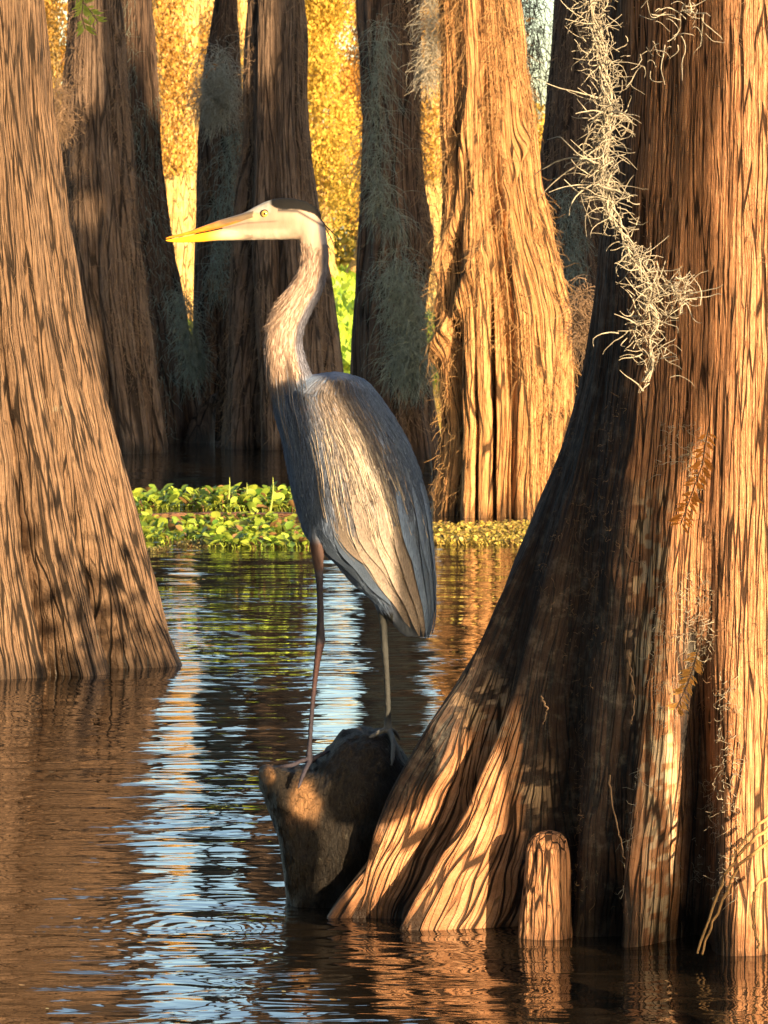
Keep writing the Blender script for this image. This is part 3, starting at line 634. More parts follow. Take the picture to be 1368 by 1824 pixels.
# B: unseen stump form, added and shaped to shade the heron's belly and the root
shade_stump = shade_tree([(668, 540, 552), (680, 515, 553), (695, 490, 555), (712, 455, 557), (790, 445, 560), (850, 445, 575), (900, 445, 586), (980, 450, 590), (1060, 455, 570), (1120, 460, 535), (1180, 462, 518), (1300, 450, 514), (1440, 450, 506), (1476, 450, 552), (1640, 450, 548)],
           7.27, 7.27, 2.0, 'crooked stump form added just outside the right edge to cast shade', 0, seed=52)
lr, lY = shade_rows([(930, 500, 575), (980, 510, 603), (1040, 530, 640), (1100, 560, 684), (1140, 592, 700), (1250, 596, 708), (1320, 590, 718), (1370, 577, 722), (1410, 573, 712), (1440, 572, 690), (1462, 580, 660), (1470, 600, 640)], 7.27, 7.27, 2.1)
rings = []
for z_ in np.linspace(lr[0][0], lr[-1][0], 60):
    x_, h_ = np.interp(z_, [a[0] for a in lr], [a[1] for a in lr]), np.interp(z_, [a[0] for a in lr], [a[2] for a in lr])
    a_ = np.linspace(0, 6.2832, 32, endpoint=False); rings.append(np.stack([x_ + h_ * np.cos(a_), lY + h_ * .7 * np.sin(a_), np.full(32, z_)], 1))
v, q, t = loft(rings); v = v + (.01 * fbm(v * 14, 3, 9))[:, None] * np.array([1, 1, .3])
me = mesh_np('limb', v, q, t); attr(me, 'grain', v); obj('limb', me, M_left, shade_stump)  # unseen limb, added and shaped to shade the legs and the root
# unseen leafy shrub, added to dapple the foot of the broad left trunk
rs = np.random.default_rng(91); e = empty('dapple_shrub', (2.0, 6.9, 0), 'leafy shrub added right of the big reddish cypress, outside the picture, to cast dapples', 'shrub')
ends = np.stack([2.0 + rs.normal(size=14) * .28, 6.9 + rs.normal(size=14) * .3, rs.uniform(.7, 1.3, 14)], 1); tt = np.linspace(0, 1, 5)[None, :, None]
vv, qq = tubes(np.array([2.0, 6.9, -.1]) * (1 - tt) + ends[:, None] * tt, np.tile(np.linspace(.022, .006, 5), (14, 1)), 5); 
cc = ends[rs.integers(0, 14, 200)] + rs.normal(size=(200, 3)) * np.array([.10, .10, .08])
obj('foliage', leaf_mesh('foliage', cc, .08, np.array([.10, .14, .03]) * rs.uniform(.6, 1.3, (200, 1)), rs, limbs=(vv, qq)), [M_leafg, M_left], e)  # leaves of the added dapple shrub

# ------------------------------------------------------------------ THE HERON
YH = 7.36
K = YH / F
def HP(px, py, d=0.0): return np.array([(px - 684) * K, YH + d, H - (py - HY) * K])
hd = empty('heron', HP(600, 1362), 'great blue heron facing left, standing upright on a root in patchy sunlight', 'heron')
BR = np.array([(662.5, 588, 602, .004), (665, 570, 619, .016), (668, 556, 628, .028), (675, 537, 646, .045), (688, 512, 660, .056), (703, 490, 671, .066), (743, 494, 699, .083), (788, 507, 725, .094), (839, 516, 745, .098), (885, 525, 757, .096), (919, 535, 764, .092),
      (950, 545, 767, .084), (975, 566, 769, .074), (1000, 598, 770, .064), (1039, 631, 772, .048), (1070, 668, 772, .036), (1102, 690, 770, .024), (1125, 712, 765, .012), (1134, 722, 760, .006)], float)
def bprof(py):
    return [np.interp(py, BR[:, 0], BR[:, i]) for i in (1, 2, 3)]
def bsurf(py, phi, lift=0.0):
    """point on the body: phi 0 at the back (right outline), pi at the breast, front half towards the camera"""
    L, Rr, b = bprof(py); c = (L + Rr) / 2; a = (Rr - L) / 2
    x = (c - 684) * K + (a * K + lift) * np.cos(phi); y = YH - (b + lift) * np.sin(phi); z = H - (py - HY) * K
    return np.stack([x, y, z + 0 * x], -1)
parts = []
rows = np.concatenate([np.linspace(662.5, 700, 22), np.linspace(705, 1134, 80)])
rings = [bsurf(np.full(48, p), np.linspace(0, 2 * math.pi, 48, endpoint=False)) for p in rows]
parts.append(loft(rings))
def chain(pts, n=10, k=20):
    """pts (px, py, depth offset, half width px in picture, half depth px) -> lofted tube, rings perpendicular to the path in the picture"""
    a = np.array(pts, float); t = np.arange(len(a)); tt = np.linspace(0, len(a) - 1, (len(a) - 1) * n + 1)
    def cr(col):                                     # Catmull-Rom
        p = np.concatenate([[2 * col[0] - col[1]], col, [2 * col[-1] - col[-2]]]); i = np.minimum(tt.astype(int), len(col) - 2); f = tt - i
        p0, p1, p2, p3 = p[i], p[i + 1], p[i + 2], p[i + 3]
        return .5 * ((2 * p1) + (-p0 + p2) * f + (2 * p0 - 5 * p1 + 4 * p2 - p3) * f ** 2 + (-p0 + 3 * p1 - 3 * p2 + p3) * f ** 3)
    q = np.stack([cr(a[:, i]) for i in range(5)], 1)
    C = np.stack([HP(x, y, d) for x, y, d in q[:, :3]])
    T = np.gradient(C, axis=0); T /= np.linalg.norm(T, axis=1, keepdims=True)
    A = np.cross(T, [0, 1, 0]); A /= np.linalg.norm(A, axis=1, keepdims=True) + 1e-9
    B = np.cross(T, A)
    ang = np.linspace(0, 2 * math.pi, k, endpoint=False)
    return loft([C[i] + (A[i] * q[i, 3] * K)[None] * np.cos(ang)[:, None] + (B[i] * q[i, 4] * K)[None] * np.sin(ang)[:, None] for i in range(len(C))])
parts.append(chain([(538, 392, 0, 26, 20), (553, 412, 0, 27, 19), (560, 445, 0, 23.5, 17), (557.5, 480, 0, 25, 18), (545, 514, 0, 28, 20), (523, 547, 0, 30, 22), (509, 580, 0, 31.5, 24), (505, 612, 0, 33, 26),
                    (509, 648, 0, 36, 30), (522, 690, 0, 41, 38), (545, 735, 0, 48, 52), (565, 790, 0, 48, 60)], 10, 36))
# head: vertical slices
hs = [(572, 382, 410, .008), (562, 369, 424, .016), (545, 358.5, 428, .021), (525, 353.5, 427, .0245), (505, 352, 427, .0258), (488, 354, 427.5, .0255), (470, 360, 428, .0235), (452, 369, 428, .0205), (438, 377.5, 428, .0165), (424, 382.5, 427, .0125), (408, 389, 425, .008), (395, 394, 420, .004)]
xs = np.linspace(572, 395, 60); hsx = np.array(hs)[::-1]
rings = []
for x in xs:
    t_, b_, d_ = [np.interp(x, hsx[:, 0], hsx[:, i]) for i in (1, 2, 3)]
    ang = np.linspace(0, 2 * math.pi, 36, endpoint=False)
    rings.append(np.stack([np.full(36, (x - 684) * K), YH + d_ * np.cos(ang), H - ((t_ + b_) / 2 - HY) * K + (b_ - t_) / 2 * K * np.sin(ang)], 1))
parts.append(loft(rings))
# legs with thigh, hock and toes; near leg and far leg
parts.append(chain([(578, 905, -.03, 34, 34), (568, 950, -.03, 19, 20), (566, 985, -.03, 11.5, 13), (569.5, 1030, -.028, 6.6, 8), (571, 1080, -.025, 6.0, 7), (571, 1118, -.022, 7.2, 8), (571, 1140, -.02, 8.6, 9.5), (568, 1160, -.02, 6.8, 8), (562, 1205, -.02, 4.8, 6),
                    (556, 1265, -.02, 4.3, 5.5), (552.5, 1318, -.02, 4.4, 5.5), (551, 1345, -.02, 6.2, 7), (551, 1357, -.02, 6, 7)], 8, 18))
parts.append(chain([(655, 1000, .02, 30, 30), (668, 1050, .02, 16, 18), (678, 1085, .015, 8, 10), (683, 1112, .01, 7, 8.5), (685, 1150, .005, 6.2, 7), (689, 1210, 0, 5.2, 6.2), (691, 1262, -.005, 5.3, 6.2), (691, 1290, -.01, 7, 7.5), (693, 1303, -.01, 7, 7)], 8, 18))
toes = [[(551, 1352, -.02, 5, 5), (538, 1352, -.025, 4.2, 4.2), (524, 1358, -.03, 4, 4), (508, 1361, -.03, 3.6, 3.6), (496, 1364, -.02, 2.8, 2.8), (489, 1369, -.02, 1.8, 1.8)],
        [(552, 1352, -.02, 5, 5), (562, 1348, -.01, 4.2, 4.2), (574, 1343, .0, 4, 4), (584, 1340, .01, 3.0, 3.0), (590, 1342, .01, 1.8, 1.8)],
        [(551, 1354, -.02, 5, 5), (547, 1360, -.05, 4.2, 4.2), (541, 1371, -.075, 4, 4), (536, 1384, -.09, 3.2, 3.2), (533, 1392, -.095, 1.8, 1.8)],
        [(551, 1352, -.02, 5, 5), (556, 1357, .01, 4, 4), (562, 1358, .03, 3.4, 3.4), (570, 1358, .045, 2, 2)],
        [(692, 1298, -.01, 6, 6), (680, 1300, -.02, 4.6, 4.6), (668, 1305, -.03, 4.2, 4.2), (658, 1311, -.035, 3.6, 3.6), (651, 1319, -.04, 2, 2)],
        [(693, 1298, -.01, 6, 6), (701, 1318, -.03, 5.2, 5.2), (711, 1340, -.045, 4.6, 4.6), (718, 1356, -.055, 3.8, 3.8), (723, 1368, -.06, 2.2, 2.2)],
        [(693, 1300, -.01, 6, 6), (698, 1308, -.04, 4.6, 4.6), (700, 1322, -.065, 4.2, 4.2), (699, 1340, -.085, 3.6, 3.6), (697, 1352, -.095, 2, 2)],
        [(693, 1298, -.01, 5, 5), (700, 1303, .015, 4, 4), (708, 1314, .035, 3, 3), (712, 1322, .04, 2, 2)]]
for t_ in toes: parts.append(chain(t_, 6, 14))
v, q, t = merge(parts)
tmp = bpy.data.objects.new('tmp', mesh_np('tmp', v, q, t)); COL.objects.link(tmp)
md = tmp.modifiers.new('r', 'REMESH'); md.mode = 'VOXEL'; md.voxel_size = .0021; md.use_smooth_shade = True
md2 = tmp.modifiers.new('s', 'SMOOTH'); md2.factor = .5; md2.iterations = 4
dg = bpy.context.evaluated_depsgraph_get()
bm_ = bpy.data.meshes.new_from_object(tmp.evaluated_get(dg)); bm_.name = 'body'
bpy.data.objects.remove(tmp)
co = np.zeros(len(bm_.vertices) * 3, np.float32); bm_.vertices.foreach_get('co', co); co = co.reshape(-1, 3).astype(float)
no = np.zeros(len(bm_.vertices) * 3, np.float32); bm_.vertices.foreach_get('normal', no); no = no.reshape(-1, 3).astype(float)
px = co[:, 0] / K + 684; py = HY + (H - co[:, 2]) / K
leg = smooth01((py - 1000) / 30) * (px < 620) + smooth01((py - 1085) / 12) * (px > 620) * (px < 700) + (py > 1140)
leg = np.clip(leg, 0, 1)
fl = np.clip(1 - leg, 0, 1) * smooth01((py - 395) / 60)
co += no * ((.0008 * noise(co * np.array([160, 160, 38]), 71) + .0006 * noise(co * np.array([320, 320, 60]), 72)) * fl)[:, None]
co += no * (.0007 * noise(co * np.array([300, 300, 260]), 73) * leg)[:, None]
bm_.vertices.foreach_set('co', co.astype(np.float32).ravel())
n_ = fbm(co * np.array([60, 60, 14]), 4, 74)[:, None]; n2_ = fbm(co * np.array([140, 140, 30]), 3, 75)[:, None]
def lerp(a, b, t): t = t[:, None]; return a * (1 - t) + b * t
neck = np.array([.46, .345, .27]) * (1 + .10 * n_ + .06 * n2_)
colr = neck
# dark line of feathers down the back of the neck and grey nape
ncx = np.interp(py, [400, 445, 480, 514, 547, 580, 612, 648, 690], [550, 560, 557.5, 545, 523, 509, 505, 509, 522])
nhw = np.interp(py, [400, 445, 480, 514, 547, 580, 612, 648, 690], [27, 23, 25, 31, 36, 33, 33, 36, 41])
u = (px - ncx) / nhw
colr = lerp(colr, np.array([.13, .15, .21]) * (1 + .3 * n_), smooth01((u - .45) / .3) * smooth01((py - 385) / 20) * .9)
colr = lerp(colr, np.array([.22, .19, .19]) * (1 + .4 * n2_), smooth01((-u - .70) / .2) * smooth01((py - 560) / 60) * .7)
colr = lerp(colr, np.array([.26, .25, .27]) * (1 + .3 * n_), smooth01((u + 1.15) / -.35 + 1) * 0)
# head
head = np.clip(smooth01((432 - py) / 10) * smooth01((556 - px) / 40), 0, 1)
colr = lerp(colr, np.array([.31, .25, .19]) * (1 + .12 * n2_), head)
crown_line = np.interp(px, [440, 462, 480, 492, 505, 520, 540, 560, 575], [374, 366, 363, 371, 374, 372.5, 375, 381, 396]) + 1.6 * n2_[:, 0]
cap = smooth01((crown_line - py) / 2.5 + .5) * (px > 436)
colr = lerp(colr, np.array([.008, .009, .009]) * (1 + .3 * n2_), cap)
forehead = smooth01((486 - px) / 8) * smooth01((381 - py) / 4) * (px > 430)
colr = lerp(colr, np.array([.36, .36, .34]) * (1 + .35 * n2_), forehead * .85)
chin = smooth01((py - 404) / 10) * smooth01((525 - px) / 20) * (py < 436) * (px < 530)
colr = lerp(colr, np.array([.46, .41, .33]) * (1 + .1 * n2_), chin * .8)
cheek = np.exp(-((px - 505) / 26) ** 2 - ((py - 396) / 7) ** 2)
colr = lerp(colr, np.array([.24, .17, .12]) * (1 + .3 * n2_), cheek * .5)
lore = np.exp(-((px - 452) / 10) ** 2 - ((py - 386) / 6) ** 2)
colr = lerp(colr, np.array([.60, .52, .22]), lore * .8)
gape = np.exp(-((py - np.interp(px, [395, 439, 496], [407, 397.5, 394])) / 1.3) ** 2) * smooth01((500 - px) / 12) * (py < 410)
colr = lerp(colr, np.array([.14, .11, .09]), gape * .8)
stripe = np.exp(-((py - np.interp(px, [480, 530, 575], [374, 376, 402])) / 3.0) ** 2) * (px > 495) * (px < 583) * .85
colr = lerp(colr, np.array([.03, .03, .035]), stripe)
# body
bl = np.interp(px, [475, 483, 545, 560], [712, 694, 670, 655])
body = smooth01((py - bl - 9 * n2_[:, 0]) / 14 + .5)
grey = np.array([.15, .185, .26]) * (1 + .4 * n_ + .25 * n2_)
colr = lerp(colr, grey, body)
colr = lerp(colr, np.array([.035, .035, .045]), np.clip(np.exp(-(((px - 535) - (724 - py) * .35) / 4.5) ** 2 - ((py - 720) / 11) ** 2) * 1.3, 0, 1))
colr = lerp(colr, np.array([.36, .20, .15]), np.exp(-((px - 547) / 6) ** 2 - ((py - 722) / 9) ** 2) * .8)
thigh = smooth01((py - 950) / 20) * (px < 592) * smooth01((1030 - py) / 20)
colr = lerp(colr, np.array([.085, .055, .05]) * (1 + .3 * n_), thigh)
colr = lerp(colr, np.array([.042, .038, .052]) * (1 + .3 * n2_), leg)
colr = lerp(colr, np.array([.045, .048, .048]) * (1 + .3 * n2_), leg * (px > 620))
colr = lerp(colr, np.array([.15, .15, .14]) * (1 + .3 * n2_), leg * (px > 620) * smooth01((py - 1275) / 20))  # far foot painted lighter so it shows within the shadow
tars = smooth01((py - 1140) / 6) * smooth01((1290 - py) / 110) * (px < 620)
colr = lerp(colr, np.array([.14, .065, .05]), tars * .5)  # orange of the sunlit shank painted in below the hock
colr = np.clip(colr, .01, .9)
attr(bm_, 'tint', colr, 'FLOAT_COLOR')
M_feath = vcol_mat('heron_plumage', .8, .15, (600, 600, 150), .0005)
obj('body', bm_, M_feath, hd)

# bill: two mandibles
def mand(top, bot, w0, name, colf):
    xs_ = np.linspace(452, 295, 70); rings = []
    for x in xs_:
        t_ = np.interp(x, [a[0] for a in top], [a[1] for a in top]); b_ = np.interp(x, [a[0] for a in bot], [a[1] for a in bot])
        w_ = np.interp(x, [295, 300, 340, 400, 440, 452], [.0006, .0018, .0055, .0105, .0165, .0195]) * w0
        ang = np.linspace(0, 2 * math.pi, 24, endpoint=False)
        rings.append(np.stack([np.full(24, (x - 684) * K), YH + w_ * np.cos(ang), H - ((t_ + b_) / 2 - HY) * K + (b_ - t_) / 2 * K * np.sin(ang)], 1))
    v, q, t = loft(rings); me = mesh_np(name, v, q, t)
    attr(me, 'tint', colf(v[:, 0] / K + 684, HY + (H - v[:, 2]) / K), 'FLOAT_COLOR')
    return me
gp = [(295, 426.6), (330, 420.5), (370, 412.3), (404, 405), (439, 398), (452, 396.5)]
def cup(x, y):
    c = np.tile([.66, .25, .02], (len(x), 1)); g_ = np.interp(x, [295, 420], [424, 386]); n0 = noise(np.stack([x / 9, y / 2.5, 0 * x], -1), 5)
    f = smooth01((x - 350) / 60) * smooth01((g_ + 13 - y) / 8); c = lerp(c, np.array([.15, .125, .085]), np.clip(f * .95, 0, 1))
    return np.clip(c * (1 + .22 * n0[:, None]), .01, .9)
def clow(x, y):
    c = np.tile([.88, .50, .025], (len(x), 1)); c = lerp(c, np.array([.66, .55, .36]), smooth01((x - 362) / 50)); c = lerp(c, np.array([.31, .25, .19]), smooth01((x - 415) / 30)); n0 = noise(np.stack([x / 9, y / 2.5, 0 * x], -1), 6)
    return np.clip(c * (1 + .12 * n0[:, None]), .01, .92)
M_bill = vcol_mat('heron_bill', .35, .45)
bl_ = empty('bill', (0, 0, 0), None, None); 
bpy.data.objects.remove(bl_)
upm = mand([(295, 424), (302, 421), (315, 418), (342, 410), (389, 392.5), (439, 378), (452, 373)], [(a, b - .9) for a, b in gp], 1.0, 'upper_bill', cup)
obj('upper_bill', upm, M_bill, hd)
lom = mand([(a, b + .9) for a, b in gp], [(295, 429), (302, 430.8), (318, 432), (355, 431.2), (387, 428.5), (439, 428), (452, 427)], .86, 'lower_bill', clow)
obj('lower_bill', lom, M_bill, hd)
# eye
def disc_sphere(c, r, flat, name, mat):
    th = np.linspace(0, math.pi, 14); rings = [np.stack([c[0] + r * math.sin(a) * np.cos(np.linspace(0, 6.2832, 24, endpoint=False)), np.full(24, c[1]) - flat * math.cos(a), c[2] + r * math.sin(a) * np.sin(np.linspace(0, 6.2832, 24, endpoint=False))], 1) for a in th[1:-1]]
    v, q, t = loft(rings); return obj(name, mesh_np(name, v, q, t), mat, hd)
m_iris = plain_mat('heron_iris', (.62, .40, .10), .15, .2, 400, spec=.8); m_pup = plain_mat('heron_pupil', (.05, .012, .004), .1, .1, 50, spec=.9); m_rim = plain_mat('heron_eye_rim', (.05, .045, .03), .5)
for sgn in (-1, 1):
    ec = HP(472, 381, sgn * .0205)
    disc_sphere(ec, .0092, .0040 , 'eye_rim', m_rim); disc_sphere(ec, .0078, .0056, 'iris', m_iris); disc_sphere(ec, .0042, .0066, 'pupil', m_pup)

# feathers
def feathers(name, F_, mat, seg=8, curl=0.0):
    """F_ list of (py0, phi0, length px, half width px, dphi, lift0, lift1, colour, bend)"""
    n = len(F_); A = np.array([[f[i] for i in (0, 1, 2, 3, 4, 5, 6, 8)] for f in F_], float); colr = np.array([f[7] for f in F_])
    t = np.linspace(0, 1, seg + 1)[None]
    py0, ph, L, W, dph, l0, l1, bend = [A[:, i][:, None] for i in range(8)]
    pyv = py0 + L * t; phv = ph + dph * t + bend * np.sin(t * math.pi) ; lift = l0 + (l1 - l0) * t ** 1.3
    C = bsurf(np.minimum(pyv, 1134), phv, lift)
    C[..., 2] = H - (pyv - HY) * K
    T = np.gradient(C, axis=1); T /= np.linalg.norm(T, axis=2, keepdims=True) + 1e-9
    Nn = np.stack([np.cos(phv), -np.sin(phv), 0 * phv], -1)
    B = np.cross(T, Nn); B /= np.linalg.norm(B, axis=2, keepdims=True) + 1e-9
    w = W * K * np.clip(np.sin(math.pi * np.clip(.04 + .96 * t, 0, 1) ** .62), .0, 1) ** .6; w[:, -1:] = W * K * .06
    a = C + B * w[..., None] - Nn * .0012; c = C - B * w[..., None] - Nn * .0012; m_ = C + Nn * .0004
    v = np.stack([a, m_, c], 2).reshape(-1, 3); s1 = seg + 1
    f = []
    for i in range(seg):
        f += [[i * 3, i * 3 + 1, (i + 1) * 3 + 1, (i + 1) * 3], [i * 3 + 1, i * 3 + 2, (i + 1) * 3 + 2, (i + 1) * 3 + 1]]
    f = (np.array(f)[None] + (np.arange(n) * s1 * 3)[:, None, None]).reshape(-1, 4)
    me = mesh_np(name, v, f)
    k = np.array([1.30, .98, .74])[None, None, :, None] * np.ones((n, s1, 3, 1)); k = k * (1 + .10 * np.linspace(-1, 1, s1))[None, :, None, None]
    attr(me, 'tint', np.clip((colr[:, None, None, :] * k).reshape(-1, 3), .01, .9), 'FLOAT_COLOR')
    return obj(name, me, mat, hd)
fr = np.random.default_rng(77)
blue = np.array([.14, .20, .315]); pale = np.array([.30, .27, .24]); buff = np.array([.42, .36, .29]); lit_tan = np.array([.23, .19, .16])
M_fe = vcol_mat('heron_feathers', .8, .15, (700, 700, 70), .0008, streak=(650, 650, 55))
cov = []
for side in (1, -1):
    for p in np.arange(676, 1010, 7.0):
        L, Rr, b = bprof(p); circ = (Rr - L) / 2
        for ph in np.arange(.08, 3.0, 8.0 / circ):
            ph_ = ph + fr.normal() * .04; ln = np.interp(p, [684, 800, 1000], [22, 42, 70]) * fr.uniform(.8, 1.25)
            if p + ln > 1120: ln = 1120 - p
            k = fr.uniform(.72, 1.25); c_ = blue * k
            mid = math.exp(-((ph_ - 1.45) / .50) ** 2) * smooth01(np.array((p - 700) / 60.))
            c_ = c_ * (1 - .7 * mid) + lit_tan * .7 * mid * k  # sunlit strip down the wing painted in as warm tan
            if ph_ > 2.3 and fr.random() < .35: c_ = c_ * .72
            xr_ = (L + Rr) / 2 + circ * math.cos(ph_)
            if math.hypot((xr_ - 535) / 7, (p - 708) / 12) < 1: c_ = np.array([.02, .02, .028])
            elif math.hypot((xr_ - 549) / 7, (p - 712) / 10) < 1: c_ = np.array([.24, .12, .085])
            cov.append((p + fr.normal() * 2, side * ph_, ln, np.interp(p, [684, 900], [3.6, 6.2]) * fr.uniform(.7, 1.2), side * fr.normal() * .03, .0000, (.0022 + .0012 * fr.random()), c_, side * fr.normal() * .02))
feathers('wing_coverts', cov, M_fe)
pl = []
for i in range(150):
    p = fr.uniform(720, 900); ph = min(2.15, fr.normal(1.5, .30)) - (p - 780) * .0008
    ln = fr.uniform(60, 190) * np.interp(p, [700, 900], [.8, 1.0]); ln = min(ln, 1075 - p - 40 * abs(ph - 1.4))
    if ln < 40: continue
    pl.append((p, ph, ln, fr.uniform(.9, 1.9), fr.normal() * .04 + (.06 if ph > 1.7 else -.04), .002, .0065, (buff if fr.random() < .6 else pale) * fr.uniform(.75, 1.2), fr.normal() * .025))
feathers('back_plumes', pl, M_fe, seg=12)
# pale short shoulder feathering
sh = []
for i in range(520):
    p = fr.uniform(676, 860); ph = fr.normal(1.42, .27)
    sh.append((p, ph, fr.uniform(24, 60), fr.uniform(1.3, 2.8), fr.normal() * .03, .0012, .0036, lit_tan * fr.uniform(.75, 1.3), fr.normal() * .03))
feathers('shoulder_feathers', sh, M_fe, seg=6)
def bar(n, name):
    p = fr.uniform(668, 1060, n); ph = fr.uniform(-.3, 3.3, n); L = fr.uniform(14, 42, n); t = np.linspace(0, 1, 5)
    pp = p[:, None] + L[:, None] * t; pp = np.minimum(pp, 1130); C = bsurf(pp, ph[:, None] + fr.normal(size=(n, 1)) * .03 * t, .0028 + .0045 * t ** 2 * fr.random((n, 1))); 
    C[..., 2] = H - (pp - HY) * K
    v, q = tubes(C, np.array([.0003, .0004, .0004, .0003, .0001]) * fr.uniform(.7, 1.5, (n, 1)), 3); me = mesh_np(name, v, q)
    m = np.exp(-((ph - 1.45) / .5) ** 2)[:, None]; c = (blue * (1 - m) + lit_tan * m) * fr.uniform(.75, 1.35, (n, 1))  # barbs follow the painted tan of the sunlit strip
    attr(me, 'tint', np.repeat(np.clip(c, .01, .8), 15, axis=0), 'FLOAT_COLOR'); return obj(name, me, M_fe, hd)
bar(9000, 'feather_barbs')['kind'] = 'stuff'
fb = []
for i, (p, ph, ln, wd, c_) in enumerate([(905, .35, 230, 13, .8), (915, .55, 222, 13, .62), (925, .80, 212, 14, .95), (930, 1.05, 204, 15, 1.25), (935, 1.35, 196, 16, 1.5), (940, 1.7, 175, 16, 1.4), (945, 2.05, 130, 15, .6), (940, 2.4, 100, 13, .5),
                                        (885, .18, 245, 11, .7), (870, .9, 150, 12, 1.1), (880, 1.25, 150, 13, 1.3), (875, 1.6, 150, 13, 1.3), (870, 1.95, 130, 13, 1.0), (865, .55, 160, 12, .8), (860, .25, 180, 11, .9)]):
    for side in (1, -1):
        fb.append((p, side * ph, min(ln, 1139 - p), wd, side * .0, .003 + .0006 * (i % 4), .006 + .001 * (i % 5), (blue if ph < .95 or ph > 2.0 else lit_tan * .82) * c_, side * .02))  # middle feathers carry the sunlit strip in their tint
feathers('flight_feathers', fb, M_fe, seg=14)
# soft hair-like feathering on the neck, breast and chin
def fuzz(name, lst, mat, tint):
    paths = np.array([l_[0] for l_ in lst]); rad = np.array([l_[1] for l_ in lst])
    v, q = tubes(paths, rad, 3); me = mesh_np(name, v, q)
    attr(me, 'tint', np.repeat(np.array(tint), paths.shape[1] * 3, axis=0), 'FLOAT_COLOR'); return obj(name, me, mat, hd)
sel = np.where((py > 432) & (py < 720) & (px < 590) & (no[:, 1] < .75))[0]; sel = fr.choice(sel, 5200, replace=True)
nx_ = np.interp(py[sel], [430, 445, 480, 514, 547, 580, 612, 648, 690, 720], [556, 560, 557.5, 545, 523, 509, 505, 509, 522, 530])
ny_ = np.gradient(np.interp(np.arange(425, 730), [430, 445, 480, 514, 547, 580, 612, 648, 690, 720], [556, 560, 557.5, 545, 523, 509, 505, 509, 522, 530]))
slope = np.interp(py[sel], np.arange(425, 730), np.convolve(ny_, np.ones(15) / 15, 'same'))
dirv = np.stack([slope, fr.normal(size=len(sel)) * .15, -np.ones(len(sel))], 1) + fr.normal(size=(len(sel), 3)) * .12
dirv /= np.linalg.norm(dirv, axis=1, keepdims=True)
lst = []; tint = []
for i, s_ in enumerate(sel):
    L = fr.uniform(.008, .024) * (1.6 if py[s_] > 640 else 1)
    p0 = co[s_]; path = [p0 + dirv[i] * L * t_ + no[s_] * (.0005 + .0035 * t_ * fr.random()) for t_ in (0, .35, .7, 1)]
    lst.append((path, [.00028, .00036, .0003, .0001])); tint.append(np.clip(colr[s_] * fr.uniform(.85, 1.2), .01, .9))
fuzz('neck_feathers', lst, M_fe, tint)
lst = []; tint = []
for i in range(16):
    x0 = fr.uniform(484, 545); y0 = fr.uniform(655, 705); L = fr.uniform(50, 150); dpt = -.045 * math.sqrt(max(.05, 1 - ((x0 - 515) / 40) ** 2)) - .004
    drift = (530 - x0) * .1 + L * .16
    lst.append(([HP(x0 + drift * t_ ** 1.2 + 1.5 * math.sin(t_ * 5 + i), y0 + L * t_, dpt - .012 - .02 * t_) for t_ in np.linspace(0, 1, 6)], [.0008, .001, .001, .0009, .0006, .0002]))
    tint.append(np.array([.20, .20, .22]) * fr.uniform(.4, 1.3))
fuzz('breast_plumes', lst, M_fe, tint)
lst = [([HP(x, y, 0) for x, y in pts], rr) for pts, rr in (([(572, 392), (580, 402), (590, 412), (600, 421), (608, 430)], [.0022, .0016, .0012, .0009, .0003]), ([(574, 396), (582, 410), (590, 424), (595, 436), (598, 446)], [.0016, .0012, .0009, .0006, .0002]))]
fuzz('crest_plume', lst, M_fe, [[.05, .05, .05]] * 2)

# ------------------------------------------------------------------ moss, fibres, leaves
def strands(anchors, n, L, rad, seed, droop=.5, curl=.6, steps=9, spread=.03, dir0=None, front=True):
    r = np.random.default_rng(seed)
    a = np.asarray(anchors, float)
    p = a[r.integers(0, len(a), n)] + r.normal(size=(n, 3)) * spread
    d = r.normal(size=(n, 3)) if dir0 is None else np.asarray(dir0) + r.normal(size=(n, 3)) * .5
    d /= np.linalg.norm(d, axis=1, keepdims=True)
    ln = L * r.uniform(.4, 1.3, (n, 1)) / (steps - 1); kk = r.normal(size=(n, 3)); out = [p]
    for s_ in range(steps - 1):
        kk = kk * .75 + r.normal(size=(n, 3)) * .7
        d = d + kk * curl * .35 + np.array([0, 0, -droop]) * .35; d /= np.linalg.norm(d, axis=1, keepdims=True)
        p = p + d * ln; out.append(p)
    paths = np.stack(out, 1); rr = rad * r.uniform(.6, 1.2, (n, 1)) * np.linspace(1, .45, steps)[None]
    return tubes(paths, rr, 3)
def line(pts, Y, n=40):
    a = np.array(pts, float); t = np.linspace(0, len(a) - 1, n)
    x = np.interp(t, range(len(a)), a[:, 0]); y = np.interp(t, range(len(a)), a[:, 1])
    return np.array([P(xx, yy, Y) for xx, yy in zip(x, y)])
# the long pale strand hanging before the right tree, from a branch above the picture
YM = 5.3
ml = line([(1052, -70), (1060, 20), (1072, 100), (1083, 180), (1078, 250), (1070, 300), (1088, 370), (1118, 430), (1148, 500), (1166, 560), (1164, 610), (1150, 680)], YM, 120)
wd = .8 * np.interp(np.linspace(0, 1, 120), [0, .25, .45, .6, .75, .9, 1], [.030, .024, .028, .020, .024, .018, .008])
me_parts = [tubes((ml + np.stack([np.sin(np.linspace(0, 40 + k * 7, 120)) * .006, np.cos(np.linspace(0, 31 + k * 5, 120)) * .006, 0 * wd], 1))[None], np.full((1, 120), .0013), 4) for k in range(4)]
anch = np.concatenate([ml[:64], ml[:64], ml[:64], ml[64:], ml[64:90]]); me_parts.append(strands(anch, 420, .050, .00110, 1, droop=.10, curl=.75, spread=.010, steps=8))
me_parts.append(strands(anch, 320, .033, .0009, 2, droop=.35, curl=1.0, spread=.012, steps=7))
